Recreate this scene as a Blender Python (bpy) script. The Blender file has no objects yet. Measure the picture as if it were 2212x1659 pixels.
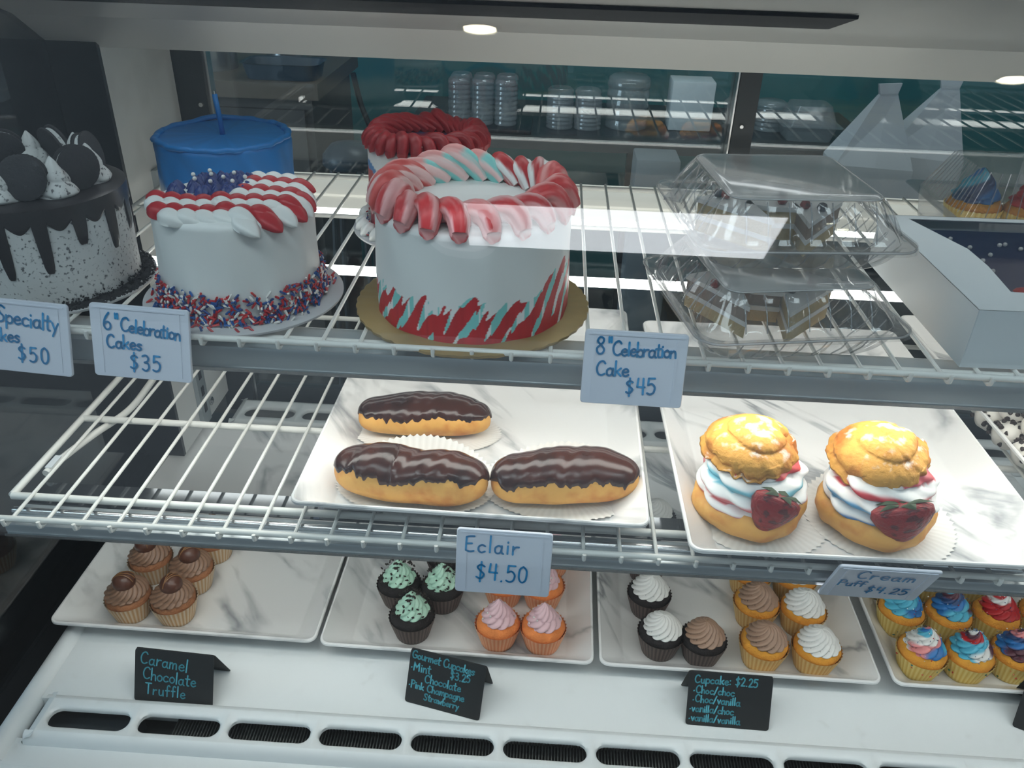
import bpy, bmesh, math, random
from mathutils import Vector, Matrix
from math import sin, cos, pi, tau, radians, sqrt, atan2, exp

S = bpy.context.scene
COL = S.collection
random.seed(7)

# ------------------------------------------------------------------ camera
FPX = 1797.57
yaw, pitch, roll = radians(2.28855), radians(30.90181), radians(-1.83897)
fwd = Vector((-sin(yaw)*cos(pitch), cos(yaw)*cos(pitch), -sin(pitch)))
rgt = Vector((cos(yaw), sin(yaw), 0.0))
dwn = fwd.cross(rgt)
r2 = rgt*cos(roll) + dwn*sin(roll)
d2 = -rgt*sin(roll) + dwn*cos(roll)
cam_d = bpy.data.cameras.new('camera')
cam_d.sensor_width = 36.0
cam_d.lens = FPX/2212*36.0
cam_d.clip_start = 0.02
cam = bpy.data.objects.new('camera', cam_d)
COL.objects.link(cam)
cam.matrix_world = Matrix(((r2.x, -d2.x, -fwd.x, 0), (r2.y, -d2.y, -fwd.y, 0), (r2.z, -d2.z, -fwd.z, 0.93), (0, 0, 0, 1)))
S.camera = cam

# ------------------------------------------------------------------ world, exposure
W = bpy.data.worlds.new('world'); S.world = W
W.use_nodes = True
W.node_tree.nodes['Background'].inputs[0].default_value = (0.72, 0.86, 1.0, 1)
W.node_tree.nodes['Background'].inputs[1].default_value = 0.5
S.view_settings.view_transform = 'Standard'
S.view_settings.look = 'None'
S.view_settings.gamma = 1.0
S.view_settings.use_curve_mapping = False
S.view_settings.exposure = 0.0
def area(name, loc, sx, sy, power, col, rot=(0,0,0)):
    L = bpy.data.lights.new(name,'AREA'); L.shape='RECTANGLE'; L.size=sx; L.size_y=sy; L.energy=power; L.color=col
    o = bpy.data.objects.new(name,L); COL.objects.link(o); o.location=loc; o.rotation_euler=rot
    return o
# daylight through the shop window in the left wall
area('window_daylight', (-3.9,-.3,1.0), 2.0, 1.9, 90, (.70,.86,1.0), (radians(90),0,radians(-90)))
S.cycles.transparent_max_bounces = 26
S.cycles.max_bounces = 7
S.cycles.diffuse_bounces = 3
S.cycles.adaptive_threshold = 0.05
S.cycles.caustics_reflective = False
S.cycles.caustics_refractive = False

TOPZ, MIDZ = 0.5361, 0.3384      # upper faces of the two wire shelves; the deck is z = 0
FLOORZ, CEILZ = -0.55, 2.3

# ------------------------------------------------------------------ mesh helpers
class MB:
    def __init__(s): s.v = []; s.f = []; s.c = []; s.hc = False
    def add(s, v, f, c=None):
        o = len(s.v); s.v += [tuple(p) for p in v]; s.f += [tuple(i+o for i in q) for q in f]
        if c is None: s.c += [(1, 1, 1)]*len(v)
        else:
            s.hc = True
            s.c += (list(c) if isinstance(c, list) else [c]*len(v))
        return s
    def box(s, x0, x1, y0, y1, z0, z1, c=None):
        v = [(x0,y0,z0),(x1,y0,z0),(x1,y1,z0),(x0,y1,z0),(x0,y0,z1),(x1,y0,z1),(x1,y1,z1),(x0,y1,z1)]
        return s.add(v, [(0,3,2,1),(4,5,6,7),(0,1,5,4),(1,2,6,5),(2,3,7,6),(3,0,4,7)], c)
    def rings(s, rings, cap0=True, cap1=True, c=None, closed=False):
        n = len(rings[0]); v = [p for r in rings for p in r]; f = []
        m = len(rings)
        for i in range(m if closed else m-1):
            a, b = i*n, ((i+1) % m)*n
            for j in range(n):
                k = (j+1) % n
                f.append((a+j, a+k, b+k, b+j))
        if not closed:
            if cap0: f.append(tuple(range(n-1, -1, -1)))
            if cap1: f.append(tuple(range((m-1)*n, m*n)))
        return s.add(v, f, c)
    def tube(s, pts, r, n=8, closed=False, c=None, sect=None):
        P = [Vector(p) for p in pts]; m = len(P); out = []
        up = None
        for i in range(m):
            if closed: t = (P[(i+1) % m]-P[i-1])
            else: t = P[min(i+1, m-1)]-P[max(i-1, 0)]
            t.normalize()
            if up is None:
                a = Vector((0,0,1)) if abs(t.z) < .9 else Vector((1,0,0))
                u = t.cross(a).normalized()
            else:
                u = up - t*up.dot(t)
                u = u.normalized() if u.length > 1e-6 else t.orthogonal().normalized()
            up = u; w = t.cross(u)
            rr = r[i] if isinstance(r, (list, tuple)) else r
            ring = []
            for j in range(n):
                a = tau*j/n
                k = sect(a, i/(m-1)) if sect else 1.0
                ring.append(P[i] + (u*cos(a)+w*sin(a))*rr*k)
            out.append(ring)
        return s.rings(out, c=c, closed=closed)
    def lathe(s, prof, n=48, rf=None, c=None, cf=None, cap0=True, cap1=True):
        out = []; cc = []
        for i, (r, z) in enumerate(prof):
            ring = []
            for j in range(n):
                a = tau*j/n
                q = rf(r, z, a, i) if rf else (r, z)
                ring.append((q[0]*cos(a), q[0]*sin(a), q[1]))
                if cf: cc.append(cf(q[0], q[1], a, i))
            out.append(ring)
        return s.rings(out, cap0, cap1, cc if cf else c)
    def xf(s, M):
        s.v = [tuple(M @ Vector(p)) for p in s.v]; return s
    def build(s, name, mat, parent=None, smooth=True, angle=40, loc=None, rot=None):
        me = bpy.data.meshes.new(name)
        me.from_pydata(s.v, [], s.f)
        if s.hc:
            at = me.color_attributes.new('Col', 'FLOAT_COLOR', 'POINT')
            flat = []
            for q in s.c: flat += [q[0], q[1], q[2], 1.0]
            at.data.foreach_set('color', flat)
        if smooth:
            me.shade_smooth()
            if angle < 180: me.set_sharp_from_angle(angle=radians(angle))
        if mat: me.materials.append(mat)
        o = bpy.data.objects.new(name, me); COL.objects.link(o)
        if parent: o.parent = parent
        if loc: o.location = loc
        if rot: o.rotation_euler = rot
        return o

def thing(name, label, cat, loc=(0,0,0), rz=0.0, group=None):
    o = bpy.data.objects.new(name, None); COL.objects.link(o)
    o.empty_display_size = 0.02
    o.location = loc; o.rotation_euler = (0, 0, rz)
    return tag(o, label, cat, group)
def tag(o, label, cat, group=None):
    o['label'] = label; o['category'] = cat
    if group: o['group'] = group
    return o
def struct(o): o['kind'] = 'structure'; return o
def child(src, parent, loc=None, rot=None, scale=None):
    c = src.copy(); COL.objects.link(c); c.parent = parent
    if loc is not None: c.location = loc
    if rot is not None: c.rotation_euler = rot
    if scale is not None: c.scale = scale if hasattr(scale, '__len__') else (scale,)*3
    return c
def dup(root, loc, rz=0.0, label=None, group=None, scale=1.0):
    r = root.copy(); COL.objects.link(r); r.location = loc; r.rotation_euler = (0, 0, rz); r.scale = (scale,)*3
    if label: r['label'] = label
    if group: r['group'] = group
    for ch in [x for x in root.children]:
        c = ch.copy(); COL.objects.link(c); c.parent = r
        for g in [x for x in ch.children]:
            d = g.copy(); COL.objects.link(d); d.parent = c
    return r
def bevel_box(x0, x1, y0, y1, z0, z1, b, seg=2):
    bm = bmesh.new()
    M = MB().box(x0, x1, y0, y1, z0, z1)
    vs = [bm.verts.new(p) for p in M.v]
    for f in M.f: bm.faces.new([vs[i] for i in f])
    bmesh.ops.bevel(bm, geom=bm.edges[:], offset=b, segments=seg, profile=.5, affect='EDGES')
    bm.verts.index_update()
    out = MB(); out.add([v.co[:] for v in bm.verts], [[v.index for v in f.verts] for f in bm.faces]); bm.free()
    return out
def rrect(w, d, r, z, n=5, cx=0, cy=0):
    pts = []
    for sx, sy, a0 in ((1,1,0),(-1,1,pi/2),(-1,-1,pi),(1,-1,3*pi/2)):
        for i in range(n+1):
            a = a0 + (pi/2)*i/n
            pts.append((cx+sx*(w/2-r)+r*cos(a), cy+sy*(d/2-r)+r*sin(a), z))
    return pts
def smoothpts(pts, k=4):
    P = [Vector(p) for p in pts]
    if len(P) < 3: return P
    out = []
    for i in range(len(P)-1):
        p0 = P[max(i-1,0)]; p1 = P[i]; p2 = P[i+1]; p3 = P[min(i+2,len(P)-1)]
        for j in range(k):
            t = j/k
            out.append(.5*((2*p1)+(p2-p0)*t+(2*p0-5*p1+4*p2-p3)*t*t+(3*p1-p0-3*p2+p3)*t**3))
    out.append(P[-1]); return out
def lerp(a, b, t): return tuple(x+(y-x)*t for x, y in zip(a, b))
def h1(i, s=0):
    return (sin(i*12.9898+s*78.233)*43758.5453) % 1.0

# ------------------------------------------------------------------ materials
def srgb(r, g, b):
    f = lambda c: (c/255/12.92) if c/255 <= .04045 else ((c/255+.055)/1.055)**2.4
    return (f(r), f(g), f(b))
MATS = {}
def pmat(name, col, rough=.5, metal=0.0, sub=0.0, emit=None, es=0.0, coat=0.0, spec=.5, noise=None, bump=None, vcol=False):
    """noise = (scale, other colour, low, high); bump = (scale, strength)"""
    m = bpy.data.materials.new(name); m.use_nodes = True
    nt = m.node_tree; b = nt.nodes['Principled BSDF']
    b.inputs['Base Color'].default_value = (*col, 1)
    b.inputs['Roughness'].default_value = rough
    b.inputs['Metallic'].default_value = metal
    b.inputs['Specular IOR Level'].default_value = spec
    if sub:
        b.inputs['Subsurface Weight'].default_value = sub
        b.inputs['Subsurface Radius'].default_value = (.008, .006, .004)
        b.inputs['Subsurface Scale'].default_value = .5
    if coat:
        b.inputs['Coat Weight'].default_value = coat; b.inputs['Coat Roughness'].default_value = .12
    if emit:
        b.inputs['Emission Color'].default_value = (*emit, 1); b.inputs['Emission Strength'].default_value = es
    tc = None
    def coord():
        nonlocal tc
        if tc is None: tc = nt.nodes.new('ShaderNodeTexCoord')
        return tc.outputs['Object']
    src = None
    if vcol:
        a = nt.nodes.new('ShaderNodeAttribute'); a.attribute_name = 'Col'; src = a.outputs['Color']
        nt.links.new(src, b.inputs['Base Color'])
    if noise:
        sc, c2, lo, hi = noise
        n = nt.nodes.new('ShaderNodeTexNoise'); n.inputs['Scale'].default_value = sc; n.inputs['Detail'].default_value = 4
        nt.links.new(coord(), n.inputs['Vector'])
        mr = nt.nodes.new('ShaderNodeMapRange'); mr.inputs['From Min'].default_value = lo; mr.inputs['From Max'].default_value = hi
        nt.links.new(n.outputs['Fac'], mr.inputs['Value'])
        mx = nt.nodes.new('ShaderNodeMix'); mx.data_type = 'RGBA'
        nt.links.new(mr.outputs['Result'], mx.inputs['Factor'])
        if src: nt.links.new(src, mx.inputs['A'])
        else: mx.inputs['A'].default_value = (*col, 1)
        mx.inputs['B'].default_value = (*c2, 1)
        nt.links.new(mx.outputs['Result'], b.inputs['Base Color'])
    if bump:
        n = nt.nodes.new('ShaderNodeTexNoise'); n.inputs['Scale'].default_value = bump[0]; n.inputs['Detail'].default_value = 5
        nt.links.new(coord(), n.inputs['Vector'])
        bp = nt.nodes.new('ShaderNodeBump'); bp.inputs['Strength'].default_value = bump[1]; bp.inputs['Distance'].default_value = .002
        nt.links.new(n.outputs['Fac'], bp.inputs['Height']); nt.links.new(bp.outputs['Normal'], b.inputs['Normal'])
    MATS[name] = m
    return m
def clear(name, tint, f0, f1, rough=.02, milky=0.0, mcol=(.8,.8,.8)):
    """thin clear sheet: see-through, mirror-like by angle of view, with a little haze of its own"""
    m = bpy.data.materials.new(name); m.use_nodes = True
    nt = m.node_tree; nt.nodes.clear()
    out = nt.nodes.new('ShaderNodeOutputMaterial')
    tr = nt.nodes.new('ShaderNodeBsdfTransparent'); tr.inputs[0].default_value = (*tint, 1)
    gl = nt.nodes.new('ShaderNodeBsdfGlossy'); gl.inputs['Roughness'].default_value = rough
    lw = nt.nodes.new('ShaderNodeLayerWeight'); lw.inputs['Blend'].default_value = .5
    pw = nt.nodes.new('ShaderNodeMath'); pw.operation = 'POWER'; pw.inputs[1].default_value = 4.0
    mr = nt.nodes.new('ShaderNodeMapRange'); mr.inputs['To Min'].default_value = f0; mr.inputs['To Max'].default_value = f1
    nt.links.new(lw.outputs['Facing'], pw.inputs[0]); nt.links.new(pw.outputs[0], mr.inputs['Value'])
    mx = nt.nodes.new('ShaderNodeMixShader')
    nt.links.new(mr.outputs['Result'], mx.inputs[0])
    base = tr.outputs[0]
    if milky:
        df = nt.nodes.new('ShaderNodeBsdfDiffuse'); df.inputs[0].default_value = (*mcol, 1)
        m2 = nt.nodes.new('ShaderNodeMixShader'); m2.inputs[0].default_value = milky
        nt.links.new(tr.outputs[0], m2.inputs[1]); nt.links.new(df.outputs[0], m2.inputs[2]); base = m2.outputs[0]
    nt.links.new(base, mx.inputs[1]); nt.links.new(gl.outputs[0], mx.inputs[2])
    nt.links.new(mx.outputs[0], out.inputs[0])
    return m
def marble_mat():
    m = pmat('marble_melamine', (.80,.79,.775), .22, spec=.5)
    nt = m.node_tree; b = nt.nodes['Principled BSDF']
    tc = nt.nodes.new('ShaderNodeTexCoord'); oi = nt.nodes.new('ShaderNodeObjectInfo')
    mp = nt.nodes.new('ShaderNodeVectorMath'); mp.operation = 'ADD'
    ml = nt.nodes.new('ShaderNodeVectorMath'); ml.operation = 'SCALE'; ml.inputs['Scale'].default_value = 7.0
    cb = nt.nodes.new('ShaderNodeCombineXYZ'); nt.links.new(oi.outputs['Random'], cb.inputs[0]); nt.links.new(oi.outputs['Random'], cb.inputs[2])
    nt.links.new(cb.outputs[0], ml.inputs[0]); nt.links.new(tc.outputs['Object'], mp.inputs[0]); nt.links.new(ml.outputs[0], mp.inputs[1])
    st = nt.nodes.new('ShaderNodeVectorRotate'); st.rotation_type = 'Z_AXIS'; st.inputs['Angle'].default_value = .75
    nt.links.new(mp.outputs[0], st.inputs['Vector'])
    sc = nt.nodes.new('ShaderNodeVectorMath'); sc.operation = 'MULTIPLY'; sc.inputs[1].default_value = (2.0, 7.0, 6.0)
    nt.links.new(st.outputs[0], sc.inputs[0])
    n1 = nt.nodes.new('ShaderNodeTexNoise'); n1.inputs['Scale'].default_value = 1.0; n1.inputs['Detail'].default_value = 6; n1.inputs['Distortion'].default_value = .9
    nt.links.new(sc.outputs[0], n1.inputs['Vector'])
    a = nt.nodes.new('ShaderNodeMath'); a.operation = 'SUBTRACT'; a.inputs[1].default_value = .5; nt.links.new(n1.outputs['Fac'], a.inputs[0])
    ab = nt.nodes.new('ShaderNodeMath'); ab.operation = 'ABSOLUTE'; nt.links.new(a.outputs[0], ab.inputs[0])
    rp = nt.nodes.new('ShaderNodeMapRange'); rp.inputs['From Min'].default_value = 0; rp.inputs['From Max'].default_value = .05
    rp.inputs['To Min'].default_value = 1; rp.inputs['To Max'].default_value = 0; nt.links.new(ab.outputs[0], rp.inputs['Value'])
    n2 = nt.nodes.new('ShaderNodeTexNoise'); n2.inputs['Scale'].default_value = 9.0; n2.inputs['Detail'].default_value = 3
    nt.links.new(mp.outputs[0], n2.inputs['Vector'])
    r2_ = nt.nodes.new('ShaderNodeMapRange'); r2_.inputs['From Min'].default_value = .42; r2_.inputs['From Max'].default_value = .60
    nt.links.new(n2.outputs['Fac'], r2_.inputs['Value'])
    mu = nt.nodes.new('ShaderNodeMath'); mu.operation = 'MULTIPLY'; nt.links.new(rp.outputs[0], mu.inputs[0]); nt.links.new(r2_.outputs[0], mu.inputs[1])
    mx = nt.nodes.new('ShaderNodeMix'); mx.data_type = 'RGBA'; mx.inputs['A'].default_value = (.80,.79,.775,1); mx.inputs['B'].default_value = (.33,.34,.35,1)
    nt.links.new(mu.outputs[0], mx.inputs['Factor']); nt.links.new(mx.outputs['Result'], b.inputs['Base Color'])
    return m

M_marble = marble_mat()
M_wire = pmat('white_wire_coating', (.74,.74,.70), .35)
M_white = pmat('white_plastic', (.76,.775,.77), .35, noise=(35,(.68,.69,.68),.62,.75))
M_alu = pmat('satin_aluminium', (.40,.44,.455), .38, metal=.5)
M_alud = pmat('polished_dark_metal', (.16,.17,.18), .10, metal=.9)
M_hood = pmat('hood_metal', (.56,.56,.54), .30, metal=.3)
M_black = pmat('black_trim', (.012,.014,.018), .30)
M_blacks = pmat('black_lens', (.004,.004,.008), .5, spec=.15)
M_char = pmat('charcoal_metal', (.03,.036,.042), .4)
M_pillar = pmat('end_pillar_paint', (.74,.74,.72), .45, noise=(14,(.66,.66,.64),.5,.7))
M_steel = pmat('steel', (.6,.6,.6), .25, metal=1)
M_glass = clear('front_glass', (.965,.98,.98), .028, .9, .0)
M_dglass = clear('rear_door_glass', (.90,.94,.94), .055, .9, .0)
M_eglass = clear('end_glass', (.55,.62,.65), .08, .9, .0)
M_clam = clear('clear_plastic', (.93,.93,.93), .07, .7, .05, .09, (.72,.72,.72))
M_clam2 = clear('clear_plastic_hazy', (.84,.85,.86), .08, .7, .10, .20, (.68,.70,.73))
M_clam3 = clear('clear_plastic_scuffed', (.8,.8,.8), .10, .7, .16, .38, (.66,.66,.66))
M_film = clear('box_window_film', (.8,.8,.82), .05, .6, .05)
M_vc = pmat('icing_coloured', (.8,.8,.8), .42, vcol=True, bump=(220,.12))
M_vcs = pmat('icing_smooth', (.8,.8,.8), .45, vcol=True, bump=(60,.10))
M_vcg = pmat('sugar_coloured', (.8,.8,.8), .35, vcol=True)
M_paper = pmat('paper', (.78,.77,.74), .7, vcol=True)
M_crumb = pmat('cake_crumb', (.8,.8,.8), .85, vcol=True, bump=(420,.7))
M_gold = pmat('gold_board', (.40,.27,.10), .38, metal=.35, noise=(8,(.28,.20,.08),.4,.7))
M_board = pmat('grey_card', (.50,.50,.51), .8)
M_card = pmat('tag_plastic', (.70,.735,.82), .35, noise=(10,(.66,.70,.80),.4,.6))
M_ink = pmat('blue_marker', srgb(40,150,208), .6)
M_chalk = pmat('teal_chalk', srgb(85,165,180), .9)
M_slate = pmat('chalkboard_card', (.012,.013,.014), .55)
M_pastry = pmat('choux_pastry', srgb(216,162,80), .6, noise=(30,srgb(190,118,42),.52,.70), bump=(120,.45))
M_pastryd = pmat('choux_pastry_rough', srgb(206,160,72), .7, noise=(60,srgb(170,112,40),.45,.65), bump=(160,.9))
M_choc = pmat('chocolate_glaze', srgb(58,26,17), .2, spec=.35, noise=(30,srgb(40,18,13),.4,.6), bump=(22,.25))
M_dark = pmat('chocolate', srgb(38,24,20), .4)
M_truf = pmat('milk_truffle', srgb(92,56,42), .3)
M_berry = pmat('strawberry', srgb(140,16,20), .35, noise=(150,srgb(84,8,12),.52,.62), bump=(260,.9))
M_leaf = pmat('strawberry_leaf', srgb(40,62,30), .6)
M_led = pmat('led_lens', (.9,.9,.88), .4, emit=(1,.965,.91), es=10.5)
M_led2 = pmat('led_lens_cool', (.9,.9,.88), .4, emit=(1,.985,.95), es=10.5)
M_ledsoft = pmat('diffuser_cream', (.75,.73,.66), .5, emit=(1,.97,.88), es=.42)
M_teal = pmat('teal_wall', srgb(34,116,118), .8, noise=(2.5,srgb(28,104,108),.4,.7))
M_floor = pmat('dark_floor', (.05,.045,.04), .5)
M_ceil = pmat('ceiling_paint', (.55,.56,.58), .9)
M_wallp = pmat('wall_paint', (.30,.34,.36), .9)
M_wood = pmat('dark_wood', srgb(72,68,64), .6, noise=(12,srgb(58,54,52),.4,.6))
M_woodt = pmat('worktop_wood', srgb(96,84,72), .5)
M_bag = pmat('white_paper_bag', (.52,.53,.56), .8, bump=(18,.8))
M_boxw = pmat('white_card', (.62,.66,.68), .55)
M_navy = pmat('navy_plastic', srgb(38,58,72), .4)
M_darkblk = pmat('dark_recess', (.02,.022,.022), .7)
M_coil = pmat('coil_fins', (.10,.105,.10), .45, metal=.4)
M_rub = pmat('white_cable', (.72,.72,.68), .4)
M_cyl = pmat('brushed_pot', (.5,.52,.55), .25, metal=.9)

# ================================================================== THE ROOM
def plane_box(name, mat, *b): return struct(MB().box(*b).build(name, mat, smooth=False))
plane_box('floor', M_floor, -4, 4, -4.2, 3.4, FLOORZ-.05, FLOORZ)
plane_box('ceiling', M_ceil, -4, 4, -4.2, 3.4, CEILZ, CEILZ+.05)
plane_box('wall_rear', M_teal, -4, 4, 3.3, 3.4, FLOORZ, CEILZ)
plane_box('wall_left', M_wallp, -4.1, -4, -4.2, 3.4, FLOORZ, CEILZ)
plane_box('wall_right', M_wallp, 4, 4.1, -4.2, 3.4, FLOORZ, CEILZ)

M_pan2 = pmat('row_diffuser',(.9,.9,.9),.5,emit=(.88,.95,1),es=7.0)  # unseen panels added to brighten tags and cakes, kept out of the glass reflections
for k,x in enumerate((-2.0,-.35,1.3)):
    d = thing('ceiling_row_light',['white ceiling light panel above the cookie cake end of the case','white ceiling light panel above the middle of the case','white ceiling light panel above the white box end of the case'][k],'ceiling light',(x,-.28,CEILZ),0,'row of ceiling lights above the case')
    MB().box(-.72,.72,-.27,.27,-.03,0).build('frame', M_white, d, smooth=False)
    MB().box(-.70,.70,-.25,.25,-.034,-.03).build('diffuser', M_pan2, d, smooth=False)
d = thing('back_room_light','white ceiling light panel over the back room work table','ceiling light',(.4,2.1,CEILZ))  # unseen panel added to brighten the teal wall and the cups
MB().box(-.62,.62,-.17,.17,-.03,0).build('frame', M_white, d, smooth=False)
MB().box(-.60,.60,-.15,.15,-.034,-.03).build('diffuser', pmat('back_diffuser',(.9,.9,.9),.5,emit=(.9,.96,1),es=12.0), d, smooth=False)
# ceiling lamps (they show as reflections in the sloping front glass)
pl = thing('ceiling_panel_light', 'long white rectangular ceiling light mirrored in the front glass', 'ceiling light', (.35, -2.27, CEILZ))
MB().box(-.79,.79,-.245,.245,-.03,0).build('frame', M_white, pl, smooth=False)
MB().box(-.755,.755,-.21,.21,-.034,-.03).build('diffuser', pmat('panel_diffuser',(.9,.9,.9),.5,emit=(.95,.96,1),es=7.0), pl, smooth=False)
M_down = pmat('downlight_lens',(.9,.8,.6),.5,emit=(1,.86,.62),es=40.0)
for i,(x,y) in enumerate(((-.27,-.92),(1.60,-1.07))):
    d = thing('ceiling_downlight', ['round warm ceiling downlight mirrored over the hood above the red cake','round warm ceiling downlight mirrored beside the paper bags'][i], 'ceiling light', (x,y,CEILZ), 0, 'ceiling downlights')
    MB().lathe([(.075,0),(.078,-.006),(.06,-.012),(.055,-.004)],40).build('trim_ring', M_steel, d)
    MB().lathe([(.0,-.009),(.055,-.009),(.055,-.004),(0,-.004)],40,cap0=False,cap1=False).build('lens', M_down, d)
    d.scale=(1,.32,1)

# ================================================================== DISPLAY CASE
case = thing('display_case', 'refrigerated bakery display case with sloping front glass and vented white deck', 'display case')
XL, XR = -.70, 1.22
# front glass: one bent sheet, 8 mm thick
prof = []; gy, gz = .70, .5755
while gz > -.05:                       # curve down from the flat upper part, steeper towards the deck
    prof.insert(0, Vector((gy, gz, 0)))
    gy -= .02*(.10+.35*((max(gz-.01,-.05)+.05)/.6255)**1.4); gz -= .02
prof += [Vector((.70+.45*q, .5755+q, 0)) for q in (.02,.05,.1,.15,.2,.25,.30)]
mb = MB(); rings = []
nrm = []
for i,p in enumerate(prof):
    t = (prof[min(i+1,len(prof)-1)]-prof[max(i-1,0)]).normalized(); nrm.append(Vector((t.y,-t.x)))
for k,off in ((0,0.0),(1,.013)):
    mb = MB(); rings = []
    for x in (XL, XR):
        rings.append([(x,p.x-n.x*off,p.y-n.y*off) for p,n in zip(prof,nrm)] + [(x,p.x-n.x*(off+.003),p.y-n.y*(off+.003)) for p,n in reversed(list(zip(prof,nrm)))])
    mb.rings(rings, True, True)
    mb.build('front_glass', M_glass, case, angle=30)
MB().box(XL-.006,XL,.56,1.185,-.02,.86).build('end_glass', M_eglass, case, smooth=False)
# outer base of the case
MB().box(XL-.05,XR,.50,1.47,FLOORZ,-.06).build('base_cabinet', M_char, case, smooth=False)
MB().box(XL-.012,XL,.50,1.19,-.06,-.018).build('end_sill', M_black, case, smooth=False)
MB().box(XL-.04,XL-.012,.70,1.47,-.06,.88).build('end_frame', M_black, case, smooth=False)
# pillars at the rear left corner
pil = MB().box(XL,-.63,1.185,1.405,.038,.86).build('corner_pillar', M_pillar, case, smooth=False)
MB().box(-.7,-.6295,1.178,1.186,.038,.86).build('pillar_seal', M_black, pil, smooth=False)
std = MB().box(-.631,-.622,1.262,1.296,.045,.53).build('shelf_standard', M_alu, pil, smooth=False)
for k in range(13):
    MB().box(-.6222,-.6212,1.273,1.284,.07+k*.035,.07+k*.035+.019).build('standard_slot', M_black, std, smooth=False)
br = bevel_box(-.63,-.60,1.29,1.345,.505,.56,.004).build('shelf_bracket', M_pillar, pil)
MB().lathe([(.0,0),(.008,0),(.008,.004),(.004,.006),(0,.006)],20,cap0=False,cap1=False).build('bolt', M_steel, pil, loc=(-.629,1.315,.07), rot=(0,pi/2,0))
# rear: stile, sliding doors, post
st = MB().box(-.64,-.582,1.41,1.45,-.01,.86).build('door_stile', M_char, case, smooth=False)
for z in (.60,.10):
    MB().lathe([(.0,0),(.005,0),(.0035,.003),(0,.003)],16,cap0=False,cap1=False).build('screw', M_steel, st, loc=(-.594,1.41,z), rot=(pi/2,0,0))
def rear_door(x0,x1,y):
    d = MB().box(x0,x1,y,y+.006,.045,.86).build('door_glass', M_dglass, case, smooth=False)
    MB().box(x0,x1,y-.006,y+.012,-.005,.046).build('bottom_rail', M_char, d, smooth=False)
    MB().box(x0-.004,x0+.002,y-.008,y+.012,.0,.86).build('edge_strip', M_steel, d, smooth=False)
rear_door(-.578,.31,1.425); rear_door(.292,1.20,1.440)
ps = MB().box(.2925,.3265,1.405,1.424,.0,.86).build('door_post', M_char, case, smooth=False)
MB().lathe([(.0,0),(.0045,0),(.003,.003),(0,.003)],16,cap0=False,cap1=False).build('screw', M_steel, ps, loc=(.306,1.405,.602), rot=(pi/2,0,0))
MB().box(.2875,.290,1.40,1.424,.0,.86).build('edge_strip', M_steel, ps, smooth=False)
# hood: bent metal liner above the goods
hp = [(.842,.885),(.86,.862),(.93,.845),(.95,.838),(1.02,.815),(1.06,.795),(1.12,.772),(1.19,.7235),(1.20,.7225),(1.215,.726),(1.215,.745),(1.46,.86),(1.46,.89)]
mb = MB(); mb.rings([[(x,y,z) for y,z in hp] for x in (-.70,XR)], True, True)
hood = mb.build('hood', M_hood, case, angle=12)
MB().box(-.75,XR,.812,.846,.868,.905).build('hood_front_trim', M_black, case, smooth=False)
# dark lens set into the hood
mb = MB(); y0,z0,y1,z1 = 1.003,.8195,1.040,.8035
mb.add([(-.62,y0,z0),(.325,y0,z0),(.306,y1,z1),(-.62,y1,z1),(-.62,y0,z0-.004),(.325,y0,z0-.004),(.306,y1,z1-.004),(-.62,y1,z1-.004)],
       [(0,1,2,3),(7,6,5,4),(0,4,5,1),(1,5,6,2),(2,6,7,3),(3,7,4,0)])
mb.build('hood_dark_strip', M_blacks, case, smooth=False)

# deck pan with vent slots
deck = MB().box(-.632,XR,.69,1.31,-.03,0).build('deck', M_white, case, smooth=False)
mb = MB()
# left raised rim (rounded)
mb.tube([(-.646,.60,-.008),(-.646,1.32,-.008)], .016, 16)
mb.build('side_rim', M_white, deck)
mb = MB(); mb.box(-.655,XR,.595,.632,-.03,-.002); mb.build('front_edge', M_white, deck, smooth=False)
mb = MB(); mb.tube([(-.655,.597,-.016),(XR,.597,-.016)], .014, 14); mb.build('front_nosing', M_white, deck)
def vent_strip(name, y0, y1, sy0, sy1, ztop, x0, step, n, slotw, parent):
    """raised plate with rounded slots: each cell is a ring from the cell's outline to the slot"""
    mb = MB(); wy = (y0+y1)/2
    for k in range(n):
        xa = x0+k*step; xb = xa+step; cx = (xa+xb)/2; cy = (sy0+sy1)/2
        inner = rrect(slotw, sy1-sy0, (sy1-sy0)*.46, ztop, 5, cx, cy)
        inner1 = rrect(slotw+.006, sy1-sy0+.006, (sy1-sy0)*.5, ztop+.003, 5, cx, cy)
        outer = rrect(step, y1-y0, .0002, ztop+.003, 5, cx, wy)
        low = [(a,b,ztop-.005) for a,b,c in inner]
        m = len(inner)
        mb.rings([outer, inner1, inner, low], False, False)
    xe = x0+n*step
    # rounded shoulders front and back, left end
    for (ya,yb) in ((y0,y0-.012),(y1,y1+.012)):
        pr = [(ya,ztop+.003),(ya+(yb-ya)*.5,ztop+.001),(ya+(yb-ya)*.85,ztop-.006),(yb,ztop-.014),(yb,-.03)]
        v=[];f=[]
        for x in (x0-.012,xe):
            v += [(x,a,b) for a,b in pr]
        q=len(pr)
        for i in range(q-1): f.append((i,i+1,q+i+1,q+i))
        mb.add(v,f)
    pr = [(x0,ztop+.003),(x0-.008,ztop),(x0-.014,ztop-.008),(x0-.016,-.03)]
    v=[];f=[]
    for yy in (y0-.010,y1+.010): v += [(a,yy,b) for a,b in pr]
    for i in range(3): f.append((i,i+1,4+i+1,4+i))
    mb.add(v,f)
    return mb.build(name, M_white, parent, angle=50)
vs = vent_strip('front_vent', .634,.682,.642,.669,.010,-.606,.1155,16,.104,deck)
vent_strip('rear_vent', 1.325,1.392,1.338,1.372,.022,-.59,.1155,16,.100,deck)
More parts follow.
